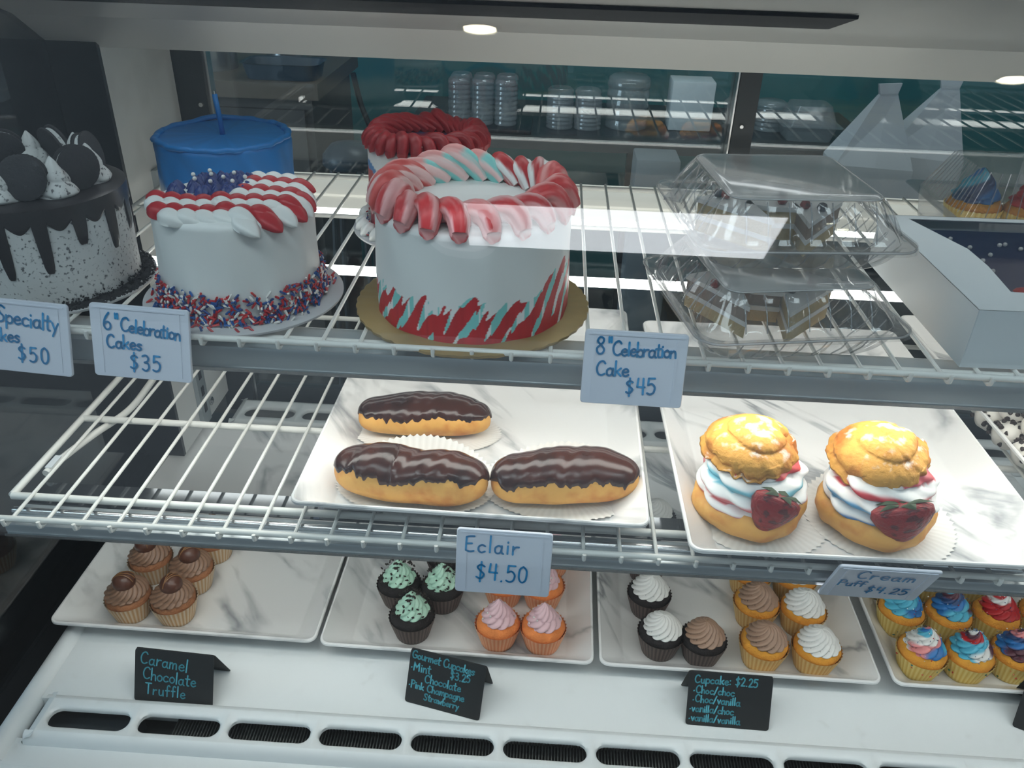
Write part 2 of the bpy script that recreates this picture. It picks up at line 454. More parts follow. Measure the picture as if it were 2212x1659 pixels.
MB().box(-.66,XR,.60,1.42,-.055,-.05).build('vent_floor', M_darkblk, deck, smooth=False)
mb = MB()
for k in range(410): mb.box(-.45+k*.004,-.45+k*.004+.0014,.652,.69,-.05,-.018)
o = mb.build('coil_fins', M_coil, deck, smooth=False); o['kind']='stuff'
MB().box(-.62,-.50,.645,.69,-.05,-.02).build('coil_end', M_char, deck, smooth=False)

# ================================================================== WIRE SHELVES
def wire_shelf(label, z, xs, yb, yr, bars, xl, xr, yframe=None):
    t = thing('wire_shelf', label, 'shelf', (0,0,z), 0)
    # one wire: runs to the front, passes under the rail and hooks up in front of it
    pts = [(0,yb,-.002),(0,yr+.05,-.002),(0,yr+.004,-.0025),(0,yr-.003,-.0028),(0,yr-.0068,-.0005),(0,yr-.0078,.004),(0,yr-.0074,.0068)]
    w0 = MB().tube(pts,.0021,8).build('wire', M_wire, t)
    for i,x in enumerate(xs):
        (w0 if i==0 else child(w0,t)).location = (x,0,0)
    MB().tube([(xl,yr,.0028),(xr,yr,.0028)],.0034,10).build('front_rail', M_wire, t)
    for y,r in bars: MB().tube([(xl,y,-.0075),(xr,y,-.0075)],r,10).build('cross_bar', M_wire, t)
    yf = yframe if yframe else yr+.01
    MB().tube([(xl,yf,-.007),(xl,yb-.002,-.007)],.0042,10).build('side_bar', M_wire, t)
    MB().tube([(xl,yb-.004,-.007),(xr,yb-.004,-.007)],.0038,10).build('rear_bar', M_wire, t)
    return t
xs_t = [-.2585+i*.0381 for i in range(-8,38)]
xs_m = [-.5557+i*.0381 for i in range(0,46)]
wire_shelf('upper white wire shelf holding the cakes', TOPZ, xs_t, 1.277, .7113, [(.735,.004),(1.10,.003)], -.582, 1.19)
wire_shelf('lower white wire shelf holding the pastry trays', MIDZ, xs_m, 1.178, .652, [(.7014,.0044),(.859,.0044),(1.03,.0044)], -.582, 1.19, .7014)

# shelf light fixtures: aluminium channel with a lit lens underneath
def fixture(label, y0,y1,z0,z1,lens):
    t = thing('shelf_light', label, 'light fixture', (0,0,0))
    bevel_box(-.57,1.19,y0,y1,z0+.003,z1,.003).build('housing', M_alu, t)
    MB().box(-.56,1.18,y0+.004,y1-.004,z0,z0+.003).build('lens', lens, t, smooth=False)
    MB().box(-.571,1.19,y0-.0012,y0+.0008,z0,z0+.004).build('chrome_edge', M_steel, t, smooth=False)
    return t
f1 = fixture('grey aluminium light channel under the front of the upper shelf', .722,.775,.4955,.5240,M_led)
f2 = fixture('grey aluminium light channel under the front of the lower shelf', .660,.6965,.3095,.3255,M_led2)
MB().box(-.57,1.19,.701,.738,.3215,.3225).build('polished_top', M_alud, f2, smooth=False)
MB().tube([(-.57,.682,.3265),(1.19,.682,.3265)],.0045,12).build('chrome_tube', M_steel, f2)
t = thing('led_tube', 'bright white light tube running under the middle of the upper shelf', 'light fixture')
MB().tube([(-.57,.962,.508),(1.19,.962,.508)],.0062,12).build('tube', pmat('led_tube_lens',(.9,.9,.88),.4,emit=(1,.97,.92),es=7.0), t)
t = thing('rear_light', 'cream light box under the back of the upper shelf', 'light fixture')
bevel_box(-.57,1.19,1.262,1.37,.492,.506,.003).build('diffuser', M_ledsoft, t)
MB().box(-.57,1.19,1.20,1.262,.492,.502).build('ledge', M_ledsoft, t, smooth=False)
MB().box(-.57,1.19,1.196,1.204,.491,.5035).build('lit_edge', pmat('led_edge',(.9,.9,.9),.4,emit=(1,.98,.94),es=6.0), t, smooth=False)

area('hood_lamp_light', (.14,1.0,.812), 1.3,.03, .6,(.98,.99,1),(radians(-25),0,0))

# white supply cable along the left of the lower shelf
cab = MB().tube(smoothpts([(-.552,1.15,.331),(-.545,1.05,.328),(-.542,.96,.322),(-.545,.90,.318),(-.556,.83,.326),(-.566,.77,.3295),(-.568,.745,.3295)],6),.0045,10)
o = cab.build('power_cable', M_rub); tag(o,'thick white cable under the left end of the lower shelf','cable')
MB().box(-.004,.004,-.012,.012,.0042,.0048).build('cable_label', M_boxw, o, smooth=False, loc=(-.567,.762,.3298))

# ================================================================== TRAYS
def make_tray_mesh():
    w,d,h = .376,.508,.035
    mb = MB(); R=[]
    R.append(rrect(w-.076,d-.072,.008,0)); R.append(rrect(w-.072,d-.068,.010,.0005))
    R.append(rrect(w-.006,d-.006,.012,h-.006)); R.append(rrect(w,d,.013,h-.004)); R.append(rrect(w,d,.013,h-.001))
    R.append(rrect(w-.002,d-.002,.012,h)); R.append(rrect(w-.006,d-.006,.011,h)); R.append(rrect(w-.009,d-.009,.010,h-.002))
    R.append(rrect(w-.070,d-.066,.008,.0065)); R.append(rrect(w-.076,d-.072,.006,.005))
    mb.rings(R,True,True)
    o = mb.build('serving_tray', M_marble, angle=35)
    cut = MB(); rr = []
    for y in (d/2-.06, d/2+.02): rr.append([(a,y,b+.0195) for a,b,_ in rrect(.11,.017,.008,0)])
    cut.rings(rr,True,True)
    c = cut.build('cutter', None)
    m = o.modifiers.new('b','BOOLEAN'); m.operation='DIFFERENCE'; m.object=c; m.solver='EXACT'
    bpy.context.view_layer.update()
    ev = o.evaluated_get(bpy.context.evaluated_depsgraph_get())
    me = bpy.data.meshes.new_from_object(ev); me.shade_smooth(); me.set_sharp_from_angle(angle=radians(35))
    o.modifiers.clear()
    if len(me.polygons) > 20:
        o.data = me
    me.name='serving_tray'
    bpy.data.objects.remove(c)
    return o
TRAY = make_tray_mesh(); first=True
def tray(xc, yfront, z, rz, label):
    global first
    o = TRAY if first else TRAY.copy()
    if not first: COL.objects.link(o)
    first=False
    o.location=(xc,yfront+.254,z); o.rotation_euler=(0,0,rz)
    tag(o,label,'tray','white marbled serving trays')
    return o
ZT = .0062   # tray floor above what it stands on
tray(-.4755,.783,.0005,radians(-.6),'white marbled tray holding caramel truffle cupcakes in front of the left pillar')
tray(-.0940,.776,.0005,radians(-.6),'white marbled tray holding mint chocolate and pink cupcakes')
tray(.2890,.773,.0005,radians(-.4),'white marbled tray holding chocolate and vanilla cupcakes')
tray(.6790,.772,.0005,0,'white marbled tray crowded with red white and blue cupcakes')
tray(-.0650,.664,MIDZ+.0003,radians(-.8),'white marbled tray holding three eclairs')
tray(.3400,.632,MIDZ+.0003,radians(.9),'white marbled tray holding two cream puffs')
tray(.7480,.70,MIDZ+.0003,radians(2.2),'white marbled tray holding chocolate chip cannoli')

# ================================================================== LETTERING (single-stroke hand)
G = {
'a':(.5,[[(.42,.40),(.25,.5),(.06,.36),(.06,.10),(.2,0),(.36,.1),(.42,.40)],[(.42,.5),(.41,.12),(.52,.0)]]),
'b':(.46,[[(.05,1),(.05,0)],[(.05,.3),(.22,.5),(.42,.38),(.42,.1),(.24,0),(.05,.1)]]),
'c':(.44,[[(.42,.42),(.25,.5),(.06,.36),(.06,.12),(.22,0),(.42,.08)]]),
'e':(.46,[[(.06,.26),(.24,.27),(.41,.32),(.36,.46),(.22,.5),(.06,.34),(.07,.12),(.24,0),(.44,.1)]]),
'f':(.38,[[(.40,.9),(.29,1),(.18,.86),(.17,.5),(.17,0)],[(.02,.5),(.36,.52)]]),
'g':(.46,[[(.42,.40),(.25,.5),(.06,.36),(.06,.10),(.2,0),(.36,.1),(.42,.40)],[(.42,.5),(.42,-.15),(.28,-.34),(.06,-.28)]]),
'h':(.44,[[(.05,1),(.05,0)],[(.05,.28),(.2,.48),(.36,.42),(.4,0)]]),
'i':(.16,[[(.08,.5),(.08,0)],[(.08,.72),(.085,.76)]]),
'k':(.44,[[(.05,1),(.05,0)],[(.40,.52),(.06,.2)],[(.15,.28),(.42,0)]]),
'l':(.16,[[(.08,1),(.08,0)]]),
'm':(.66,[[(.04,.5),(.04,0)],[(.04,.3),(.16,.5),(.28,.42),(.30,0)],[(.30,.3),(.42,.5),(.56,.42),(.60,0)]]),
'n':(.44,[[(.05,.5),(.05,0)],[(.05,.28),(.2,.5),(.36,.42),(.4,0)]]),
'o':(.46,[[(.24,.5),(.06,.36),(.06,.12),(.22,0),(.4,.12),(.41,.36),(.24,.5)]]),
'p':(.46,[[(.05,.5),(.05,-.36)],[(.05,.3),(.22,.5),(.42,.38),(.42,.1),(.24,0),(.05,.1)]]),
'r':(.38,[[(.05,.5),(.05,0)],[(.05,.26),(.18,.46),(.36,.48)]]),
's':(.40,[[(.36,.44),(.2,.5),(.07,.38),(.2,.27),(.34,.14),(.2,0),(.03,.06)]]),
't':(.38,[[(.18,.88),(.17,.1),(.32,.02)],[(.0,.58),(.36,.6)]]),
'u':(.46,[[(.05,.5),(.06,.12),(.2,0),(.36,.12),(.40,.5)],[(.40,.5),(.42,0)]]),
'v':(.40,[[(.03,.5),(.2,0)],[(.2,0),(.37,.5)]]),
'w':(.60,[[(.03,.5),(.14,0)],[(.14,0),(.28,.4)],[(.28,.4),(.42,0)],[(.42,0),(.55,.5)]]),
'y':(.44,[[(.04,.5),(.2,.08)],[(.40,.5),(.22,.05),(.08,-.34)]]),
'C':(.62,[[(.58,.84),(.42,1),(.18,.88),(.05,.5),(.14,.12),(.36,0),(.58,.12)]]),
'S':(.52,[[(.48,.88),(.28,1),(.08,.82),(.2,.56),(.42,.36),(.4,.1),(.2,0),(.02,.1)]]),
'E':(.54,[[(.5,1),(.25,.98),(.06,.92)],[(.06,.92),(.05,.06)],[(.05,.06),(.28,.0),(.5,.05)],[(.06,.5),(.38,.53)]]),
'G':(.66,[[(.58,.86),(.4,1),(.16,.86),(.05,.5),(.14,.12),(.36,0),(.58,.14),(.6,.42)],[(.6,.42),(.36,.42)]]),
'M':(.76,[[(.05,0),(.06,1)],[(.06,1),(.36,.35)],[(.36,.35),(.66,1)],[(.66,1),(.70,0)]]),
'P':(.54,[[(.08,1),(.06,0)],[(.02,.98),(.3,1.02),(.5,.84),(.4,.6),(.08,.48)]]),
'T':(.54,[[(.0,1),(.54,1)],[(.27,1),(.26,0)]]),
'K':(.50,[[(.05,1),(.05,0)],[(.46,.62),(.06,.3)],[(.15,.36),(.46,0)]]),
'0':(.54,[[(.27,1),(.08,.8),(.06,.25),(.24,0),(.44,.2),(.46,.75),(.27,1)]]),
'2':(.50,[[(.06,.8),(.22,1),(.42,.86),(.38,.56),(.06,0)],[(.06,0),(.48,.02)]]),
'3':(.48,[[(.06,.92),(.26,1),(.42,.82),(.34,.6),(.18,.54)],[(.18,.54),(.40,.46),(.43,.18),(.24,0),(.04,.1)]]),
'4':(.54,[[(.12,1),(.06,.48)],[(.06,.48),(.5,.46)],[(.42,1),(.40,0)]]),
'5':(.52,[[(.10,1),(.46,1)],[(.10,1),(.07,.58)],[(.07,.58),(.28,.66),(.46,.44),(.40,.12),(.2,0),(.02,.08)]]),
'6':(.50,[[(.36,1),(.14,.66),(.06,.24),(.22,0),(.42,.1),(.42,.36),(.24,.46),(.08,.3)]]),
'8':(.50,[[(.26,.54),(.08,.74),(.2,.98),(.4,.9),(.4,.7),(.26,.54),(.06,.3),(.16,.02),(.38,.04),(.46,.28),(.26,.54)]]),
'$':(.54,[[(.46,.82),(.26,.92),(.08,.76),(.26,.54),(.44,.34),(.28,.08),(.04,.16)],[(.28,1.1),(.24,-.12)]]),
'.':(.20,[[(.08,.0),(.10,.03)]]), ':':(.22,[[(.1,.06),(.1,.1)],[(.1,.5),(.1,.54)]]), '"':(.30,[[(.07,1.02),(.08,.72)],[(.2,1.02),(.21,.72)]]),
'*':(.24,[[(.08,.24),(.12,.28)]]), '/':(.42,[[(.02,-.05),(.38,1)]]), ' ':(.30,[]),
}
def lettering(lines, width, half=.049):
    """lines: (text, x, y, height, rotation, letter gap); flat ink ribbons in the x-z plane"""
    mb = MB(); kk = 0
    for (txt,x0,y0,H,rot,gap) in lines:
        cx = 0
        nat = sum(G[q][0]+gap for q in txt)*H; fx = min(1.0, (half-.003-x0)/nat)
        for ch in txt:
            w,strokes = G[ch]
            kk += 1
            jy = (h1(kk,3)-.5)*.07; js = 1+(h1(kk,5)-.5)*.1
            for st in strokes:
                pts = smoothpts([(p[0],p[1],0) for p in st],4)
                P=[]
                for p in pts:
                    lx=(cx+p.x*js)*H*fx; ly=(p.y*js+jy)*H
                    P.append((x0+lx*cos(rot)-ly*sin(rot), y0+lx*sin(rot)+ly*cos(rot)))
                hw=width/2
                for i in range(len(P)-1):
                    (ax,ay),(bx_,by_)=P[i],P[i+1]
                    dx,dy=bx_-ax,by_-ay; L=max((dx*dx+dy*dy)**.5,1e-9); nx,ny=-dy/L*hw,dx/L*hw
                    mb.add([(ax+nx,0,ay+ny),(ax-nx,0,ay-ny),(bx_-nx,0,by_-ny),(bx_+nx,0,by_+ny)],[(0,1,2,3)])
                for (ax,ay) in P:
                    mb.add([(ax+hw*cos(tau*j/8),0,ay+hw*sin(tau*j/8)) for j in range(8)],[tuple(range(8))])
            cx += w+gap
    return mb
def price_tag(label, loc, tilt, rz, ry, lines, w=.098, h=.074):
    t = thing('price_tag', label, 'sign', loc, 0)
    t.rotation_euler=(tilt,ry,rz)
    rings=[]
    for y,k in ((.0015,0),(-.0005,0),(-.0015,.0006)):
        rings.append([(a,y,b) for a,b,_ in rrect(w-2*k,h-2*k,.0035,0)])
    MB().rings(rings).build('holder', M_card, t, angle=30)
    mb=MB()
    for sx in (-1,1): mb.box(sx*(w/2-.010)-.0010,sx*(w/2-.010)+.0010,-.0022,-.0014,-h/2+.004,h/2-.004)
    mb.box(-w/2+.004,w/2-.004,-.0022,-.0014,h/2-.0045,h/2-.003)
    mb.build('card_guide', M_card, t, smooth=False)
    MB().box(-.012,.012,.001,.008,.004,.0085).build('rail_clip', M_card, t, smooth=False)
    o = lettering(lines,.0021,w/2).build('lettering', M_ink, t, smooth=False); o.location=(0,-.00235,0)
    return t
price_tag('price tag on the upper rail reading 6" Celebration Cakes $35',(-.392,.6985,.536),radians(-12),radians(-.6),radians(2.0),
  [('6"',-.036,.012,.0175,-.03,.14),('Celebration',-.019,.0115,.0132,-.08,.0),('Cakes',-.034,-.006,.0135,-.02,.05),('$35',-.012,-.027,.0155,-.02,.22)])
price_tag('price tag on the upper rail below the cookie cake reading Specialty Cakes $50',(-.512,.6985,.5365),radians(-12),radians(-.6),radians(3.0),
  [('8"',-.040,.014,.0165,-.03,.14),('Specialty',-.022,.014,.0160,-.08,.04),('Cakes',-.036,-.005,.0135,-.02,.05),('$50',-.004,-.024,.0155,-.02,.2)])
price_tag('price tag on the upper rail reading 8" Celebration Cake $45',(.0885,.6985,.5355),radians(-12),radians(.0),radians(.6),
  [('8"',-.038,.014,.0175,0,.12),('Celebration',-.022,.013,.0135,.02,.0),('Cake',-.036,-.007,.0145,0,.05),('$45',-.006,-.025,.0155,.06,.12)])
price_tag('price tag on the lower rail reading Eclair $4.50',(-.0285,.6395,.3325),radians(-12),0,radians(.8),
  [('Eclair',-.040,.012,.0185,-.02,.16),('$4.50',-.028,-.020,.0185,-.02,.14)])
price_tag('price tag tipped up under the cream puff tray reading Cream Puff $4.25',(.352,.641,.334),radians(24),0,radians(.5),
  [('Cream',-.028,.014,.018,-.05,.16),('Puff',-.040,-.006,.013,-.02,.1),('$4.25',-.008,-.02,.015,-.02,.14)],.10,.074)

def tent_card(label, xl, yl, xr, yr, h, lines, flip=1):
    """folded chalkboard card; front face leans back from the bottom edge"""
    dx,dy=xr-xl,yr-yl; w=(dx*dx+dy*dy)**.5; rz=atan2(dy,dx)
    t = thing('tent_card', label, 'sign', ((xl+xr)/2,(yl+yr)/2,.0004), rz)
    lean=.030
    def plate(name,y0,y1,r=.004):
        mb=MB(); rg=[]
        for off in (0,.0009):
            ring=[]
            for a,b,_ in rrect(w,h,r,0):
                k=(b+h/2)/h
                ring.append((a, y0+(y1-y0)*k+off, (b+h/2)*sqrt(max(h*h-lean*lean,1e-6))/h))
            rg.append(ring)
        return mb.rings(rg).build(name, M_slate, t, smooth=False)
    plate('front_leaf',0,lean); plate('rear_leaf',2*lean+.001,lean+.001)
    o=lettering(lines,.0018,w/2).build('lettering', M_chalk, t, smooth=False)
    ang=math.asin(lean/h)
    o.rotation_euler=(-ang,0,0); o.location=(0,-.0005,.0)
    return t
tent_card('black folded card lettered Caramel Chocolate Truffle',-.510,.6955,-.404,.690,.072,
  [('Caramel',-.046,.053,.0165,-.10,.10),('Chocolate',-.042,.032,.0155,-.06,.09),('Truffle',-.038,.012,.0145,-.03,.16)])
tent_card('black folded card lettered Gourmet Cupcakes with mint and pink champagne',-.1576,.7216,-.0566,.6985,.075,
  [('Gourmet Cupcakes',-.049,.0635,0.0108,-.04,.03),('*Mint',-.049,.047,0.0116,-.02,.1),('$3.25',.006,.0475,0.0099,.03,.12),('Chocolate',-.028,.034,0.0108,-.02,.09),('*Pink Champagne',-.049,.0225,0.0099,-.02,.08),('Strawberry',-.026,.0095,0.0090,-.02,.10)])
tent_card('black folded card lettered Cupcake $2.25 with chocolate and vanilla choices',.2111,.7145,.3181,.7124,.073,
  [('Cupcake: $2.25',-.046,.0585,0.0108,.0,.10),('*Choc/choc',-.047,.045,0.0099,-.02,.10),('*Choc/vanilla',-.047,.0325,0.0099,-.02,.10),('*vanilla/choc',-.050,.0195,0.0099,-.02,.08),('*vanilla/vanilla',-.050,.0065,0.0099,-.01,.09)])
tent_card('blank black folded card beside the festive cupcakes',.642,.745,.740,.700,.073,[])

# ================================================================== CUPCAKES
def swirl(R,H,n,twist,depth,tiers,td,colf,tip=.15,pw=.8,nt=40,k=7):
    mb=MB(); na=n*k; rings=[]; cc=[]
    for i in range(nt+1):
        t=i/nt
        r0=R*((1-t)**pw*(1-tip)+tip*(1-t)**.5) if t<1 else .0004
        if t<.1: r0*= .84+.16*sin(t/.1*pi/2)
        ring=[]
        for j in range(na):
            th=tau*j/na
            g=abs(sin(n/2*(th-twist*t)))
            r=r0*(1-depth*(1-g**.55))
            w=(tiers*t+th/tau)%1.0
            b=abs(sin(pi*w))**.6
            r*=1-td*(1-b)*(1-t*.6)
            z=H*t + H*.02*sin(3*th)
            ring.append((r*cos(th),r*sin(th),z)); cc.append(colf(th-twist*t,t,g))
        rings.append(ring)
    mb.rings(rings,True,True,cc); return mb
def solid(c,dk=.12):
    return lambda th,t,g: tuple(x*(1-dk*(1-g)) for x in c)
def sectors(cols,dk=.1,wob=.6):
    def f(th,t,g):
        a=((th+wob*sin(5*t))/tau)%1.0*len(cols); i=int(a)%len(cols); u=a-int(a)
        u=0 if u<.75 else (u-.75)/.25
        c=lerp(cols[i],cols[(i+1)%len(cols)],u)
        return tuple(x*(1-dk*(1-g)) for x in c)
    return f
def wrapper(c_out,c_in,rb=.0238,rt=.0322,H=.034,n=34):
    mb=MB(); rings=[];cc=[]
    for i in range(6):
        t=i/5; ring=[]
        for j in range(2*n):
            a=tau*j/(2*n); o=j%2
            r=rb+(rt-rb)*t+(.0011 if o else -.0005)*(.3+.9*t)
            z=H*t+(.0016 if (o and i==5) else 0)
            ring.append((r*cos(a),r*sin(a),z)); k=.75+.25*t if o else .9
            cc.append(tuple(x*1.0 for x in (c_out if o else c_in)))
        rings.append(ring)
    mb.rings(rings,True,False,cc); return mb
def crumb(c_top,c_edge,H=.033):
    def cf(r,z,a,i):
        k=min(r/.0305,1)**3; c=lerp(c_top,c_edge,k); q=.92+.16*h1(int(a*40)+i*97); return tuple(x*q for x in c)
    def rf(r,z,a,i): return (r*(1+.02*sin(5*a+i)), z+.0008*sin(3*a+i*2) if i>2 else z)
    return MB().lathe([(.001,.002),(.0225,.002),(.0305,H-.002),(.0306,H+.003),(.0275,H+.0085),(.018,H+.012),(.006,H+.013),(.0005,H+.013)],40,rf,cf=cf)
M_wrap = pmat('cup_paper',(.8,.8,.8),.55,vcol=True,sub=0)
def make_cupcake(name,label,group,cake,edge,wo,wi,frost):
    t=thing(name,label,'cupcake',(0,0,0),0,group)
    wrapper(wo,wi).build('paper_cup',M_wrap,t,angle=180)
    crumb(cake,edge).build('cake',M_crumb,t,angle=180)
    f=frost.build('frosting',M_vc,t,angle=60,loc=(0,0,.0420)); f.scale=(1.08,1.08,1.1)
    return t,f
def seeds(n,rf,zf,size,cols,flat=True,seed=0,L=None):
    """small sugar pieces laid on a surface: rf, zf give radius and height for t"""
    mb=MB(); rnd=random.Random(seed)
    for k in range(n):
        th=rnd.random()*tau; t=rnd.random()
        p=Vector((rf(t)*cos(th),rf(t)*sin(th),zf(t)))
        s=size*(.6+.8*rnd.random()); c=rnd.choice(cols)
        R=Matrix.Rotation(rnd.random()*tau,3,'Z')@Matrix.Rotation(rnd.random()*1.6,3,'X')
        if L:   # rod
            v=[];
            for zz in (-L,L):
                for j in range(5): v.append(p+R@Vector((s*cos(tau*j/5),s*sin(tau*j/5),zz)))
            f=[(j,(j+1)%5,5+(j+1)%5,5+j) for j in range(5)]+[(4,3,2,1,0),(5,6,7,8,9)]
        else:
            v=[p+R@Vector(q) for q in ((s,0,0),(-s,0,0),(0,s*.8,0),(0,-s*.8,0),(0,0,s*.4),(0,0,-s*.4))]
            f=[(0,2,4),(2,1,4),(1,3,4),(3,0,4),(2,0,5),(1,2,5),(3,1,5),(0,3,5)]
        mb.add(v,f,c)
    return mb
WHT=(.86,.85,.81); PINK=(.84,.55,.58); MINT=(.55,.84,.66); COCO=(.40,.245,.165); CARA=(.30,.165,.10)
BLK=(.018,.014,.014); VAN=srgb(236,180,62); VANE=srgb(226,150,50); ORG=srgb(244,150,80); ORGE=srgb(235,135,70)
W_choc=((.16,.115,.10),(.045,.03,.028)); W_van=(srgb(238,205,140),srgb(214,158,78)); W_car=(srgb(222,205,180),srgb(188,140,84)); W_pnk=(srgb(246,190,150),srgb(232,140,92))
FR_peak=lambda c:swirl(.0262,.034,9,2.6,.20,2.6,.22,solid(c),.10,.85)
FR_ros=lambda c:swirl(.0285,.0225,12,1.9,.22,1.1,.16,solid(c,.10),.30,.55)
# caramel truffle
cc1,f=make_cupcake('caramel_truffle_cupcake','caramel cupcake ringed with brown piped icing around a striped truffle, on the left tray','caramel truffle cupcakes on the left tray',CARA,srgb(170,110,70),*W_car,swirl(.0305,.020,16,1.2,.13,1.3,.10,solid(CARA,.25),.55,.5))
mb=MB().lathe([(.0003,0)]+[(.0135*sin(a),.013-.013*cos(a)) for a in [i*pi/14 for i in range(1,14)]]+[(.0003,.026)],24)
tr_=mb.build('truffle',M_truf,cc1,angle=180,loc=(0,-.002,.049)); tr_.scale=(1.15,1.15,1.1)
for a in (-.5,.0,.5):
    MB().tube([(.0136*sin(u)*cos(a),.0136*sin(u)*sin(a)*.6+a*.006,.013+.0136*cos(u)) for u in [(-1.3+2.6*i/12) for i in range(13)]],.0007,5).build('caramel_stripe',pmat('caramel_stripe',srgb(140,98,60),.4) if 'caramel_stripe' not in MATS else MATS['caramel_stripe'],tr_)
def put(root,spots,used,label=None,scale=1.0,zoff=.0,rots=None):
    out=[]
    for k,(x,y) in enumerate(spots):
        rz=(rots[k] if rots else h1(k+len(root.name),9)*tau)
        if k==0 and not used:
            root.location=(x,y,ZT+zoff); root.rotation_euler=(0,0,rz); root.scale=(scale,)*3; out.append(root)
        else: out.append(dup(root,(x,y,ZT+zoff),rz,None,None,scale))
        if label: out[-1]['label']=label[k]
    return out
YO=.0238
put(cc1,[(-.575,.8147+YO),(-.5087,.8141+YO),(-.5065,.8760+YO),(-.577,.8930+YO),(-.500,.944+YO)],False,['caramel truffle cupcake against the left wall of its tray, behind the truffle card','caramel truffle cupcake of the front pair with open tray beside it','caramel truffle cupcake between the front pair and the half hidden one','caramel truffle cupcake of the second row beside the tray wall','caramel truffle cupcake half hidden under the lower shelf edge'],rots=[.3,1.2,.9,-.4,2.0])
# mint chocolate
mc,f=make_cupcake('mint_cupcake','dark chocolate cupcake with mint green swirl and cookie bits','mint chocolate cupcakes behind the Gourmet Cupcakes card',BLK,BLK,*W_choc,FR_peak(MINT))
o=seeds(54,lambda t:.0235*(1-t)**.9+.003,lambda t:.008+.029*t,.0027,[(.03,.018,.016),(.045,.028,.024)],seed=3).build('cookie_bits',M_dark,f,smooth=False); o['kind']='stuff'
put(mc,[(-.1645,.8115+YO),(-.1938,.8731+YO),(-.1289,.8712+YO),(-.1300,.936+YO)],False,['mint chocolate cupcake standing in front of the other mint ones','mint chocolate cupcake nearest the tray wall, behind the front one','mint chocolate cupcake of the second row on the side of the pink ones','mint chocolate cupcake mostly hidden under the lower shelf'])
# pink champagne strawberry
pk,f=make_cupcake('pink_cupcake','orange cupcake with pale pink swirl dotted with pearls','pink champagne cupcakes behind the Gourmet Cupcakes card',ORG,ORGE,*W_pnk,FR_peak(PINK))
for k in range(8):
    th=h1(k,1)*tau; t=.15+.55*h1(k,2)
    MB().lathe([(.0002,-.0014),(.001,-.001),(.0014,0),(.001,.001),(.0002,.0014)],10).build('pearl',pmat('pearl',(.8,.78,.74),.2) if 'pearl' not in MATS else MATS['pearl'],f,loc=(.025*(1-t)**.85*cos(th),.025*(1-t)**.85*sin(th),.034*t))
put(pk,[(-.0422,.8072+YO),(.0215,.8058+YO),(-.0392,.8887+YO),(.0194,.8862+YO),(.032,.9595+YO)],False,['pink swirled orange cupcake of the front pair on the side of the mint ones','pink swirled orange cupcake of the front pair beside the tray wall','pink swirled orange cupcake mostly covered by the Eclair tag','pink swirled orange cupcake partly covered by the Eclair tag, by the tray wall','pink swirled orange cupcake at the back, half hidden under the lower shelf'])
# chocolate / vanilla
cw,f=make_cupcake('chocolate_vanilla_cupcake','dark chocolate cupcake with white vanilla rosette','chocolate cupcakes with white rosettes',BLK,BLK,*W_choc,FR_ros(WHT))
put(cw,[(.1864,.8093+YO),(.1765,.8837+YO),(.1800,.957+YO),(.203,1.085)],False,['white topped chocolate cupcake touching the brown topped chocolate one','white topped chocolate cupcake of the second row beside the tray wall','white topped chocolate cupcake half hidden under the lower shelf','white topped chocolate cupcake seen through the gap between the pastry trays'])
co,f=make_cupcake('double_chocolate_cupcake','dark chocolate cupcake with light brown chocolate rosette',None,BLK,BLK,*W_choc,FR_ros(COCO))
put(co,[(.2445,.8019+YO)],False)
vc,f=make_cupcake('vanilla_chocolate_cupcake','yellow vanilla cupcake with light brown chocolate rosette','vanilla cupcakes with brown rosettes',VAN,VANE,*W_van,FR_ros(COCO))
put(vc,[(.3276,.8006+YO),(.332,.876+YO),(.3355,.9409+YO)],False,['brown topped yellow cupcake of the front row','brown topped yellow cupcake of the middle row','brown topped yellow cupcake half hidden under the lower shelf'],scale=1.04)
vv,f=make_cupcake('vanilla_cupcake','yellow vanilla cupcake with white vanilla rosette','vanilla cupcakes with white rosettes',VAN,VANE,*W_van,FR_ros(WHT))
put(vv,[(.3992,.7984+YO),(.3975,.8690+YO),(.4010,.936+YO)],False,['white topped yellow cupcake of the front row','white topped yellow cupcake of the middle row','white topped yellow cupcake half hidden under the lower shelf'],scale=1.04)
# festive
RED=srgb(190,24,30); NAVY=srgb(40,70,118); SKY=srgb(86,186,214); BLU=srgb(40,120,190); MAR=srgb(92,44,58); PK=srgb(240,150,150)
W_fes=(srgb(240,218,140),srgb(216,178,82))
fest=[((.544,.8029),[BLU,SKY,WHT,WHT,PK],'blue white and coral swirl'),((.608,.8033),[MAR,RED,SKY,SKY,WHT],'maroon and light blue swirl'),((.6735,.8099),[NAVY,BLU,MAR,PK],'navy and plum swirl'),
 ((.5419,.880),[SKY,SKY,BLU,WHT],'bright sky blue swirl'),((.6089,.8790),[BLU,SKY,MAR,NAVY],'blue and dark plum swirl'),((.6790,.8827),[RED,RED,WHT,RED],'red swirl edged in white'),
 ((.6148,.953),[SKY,WHT,SKY],'pale aqua swirl'),((.6870,.956),[WHT,PK,WHT],'white and pink swirl'),((.5400,.955),[WHT,SKY,RED],'white red and aqua swirl'),((.748,.8875),[PK,WHT,MAR],'pink and plum swirl'),((.742,.812),[RED,WHT,BLU],'red white and blue swirl')]
BITS=[RED,NAVY,WHT,BLU]
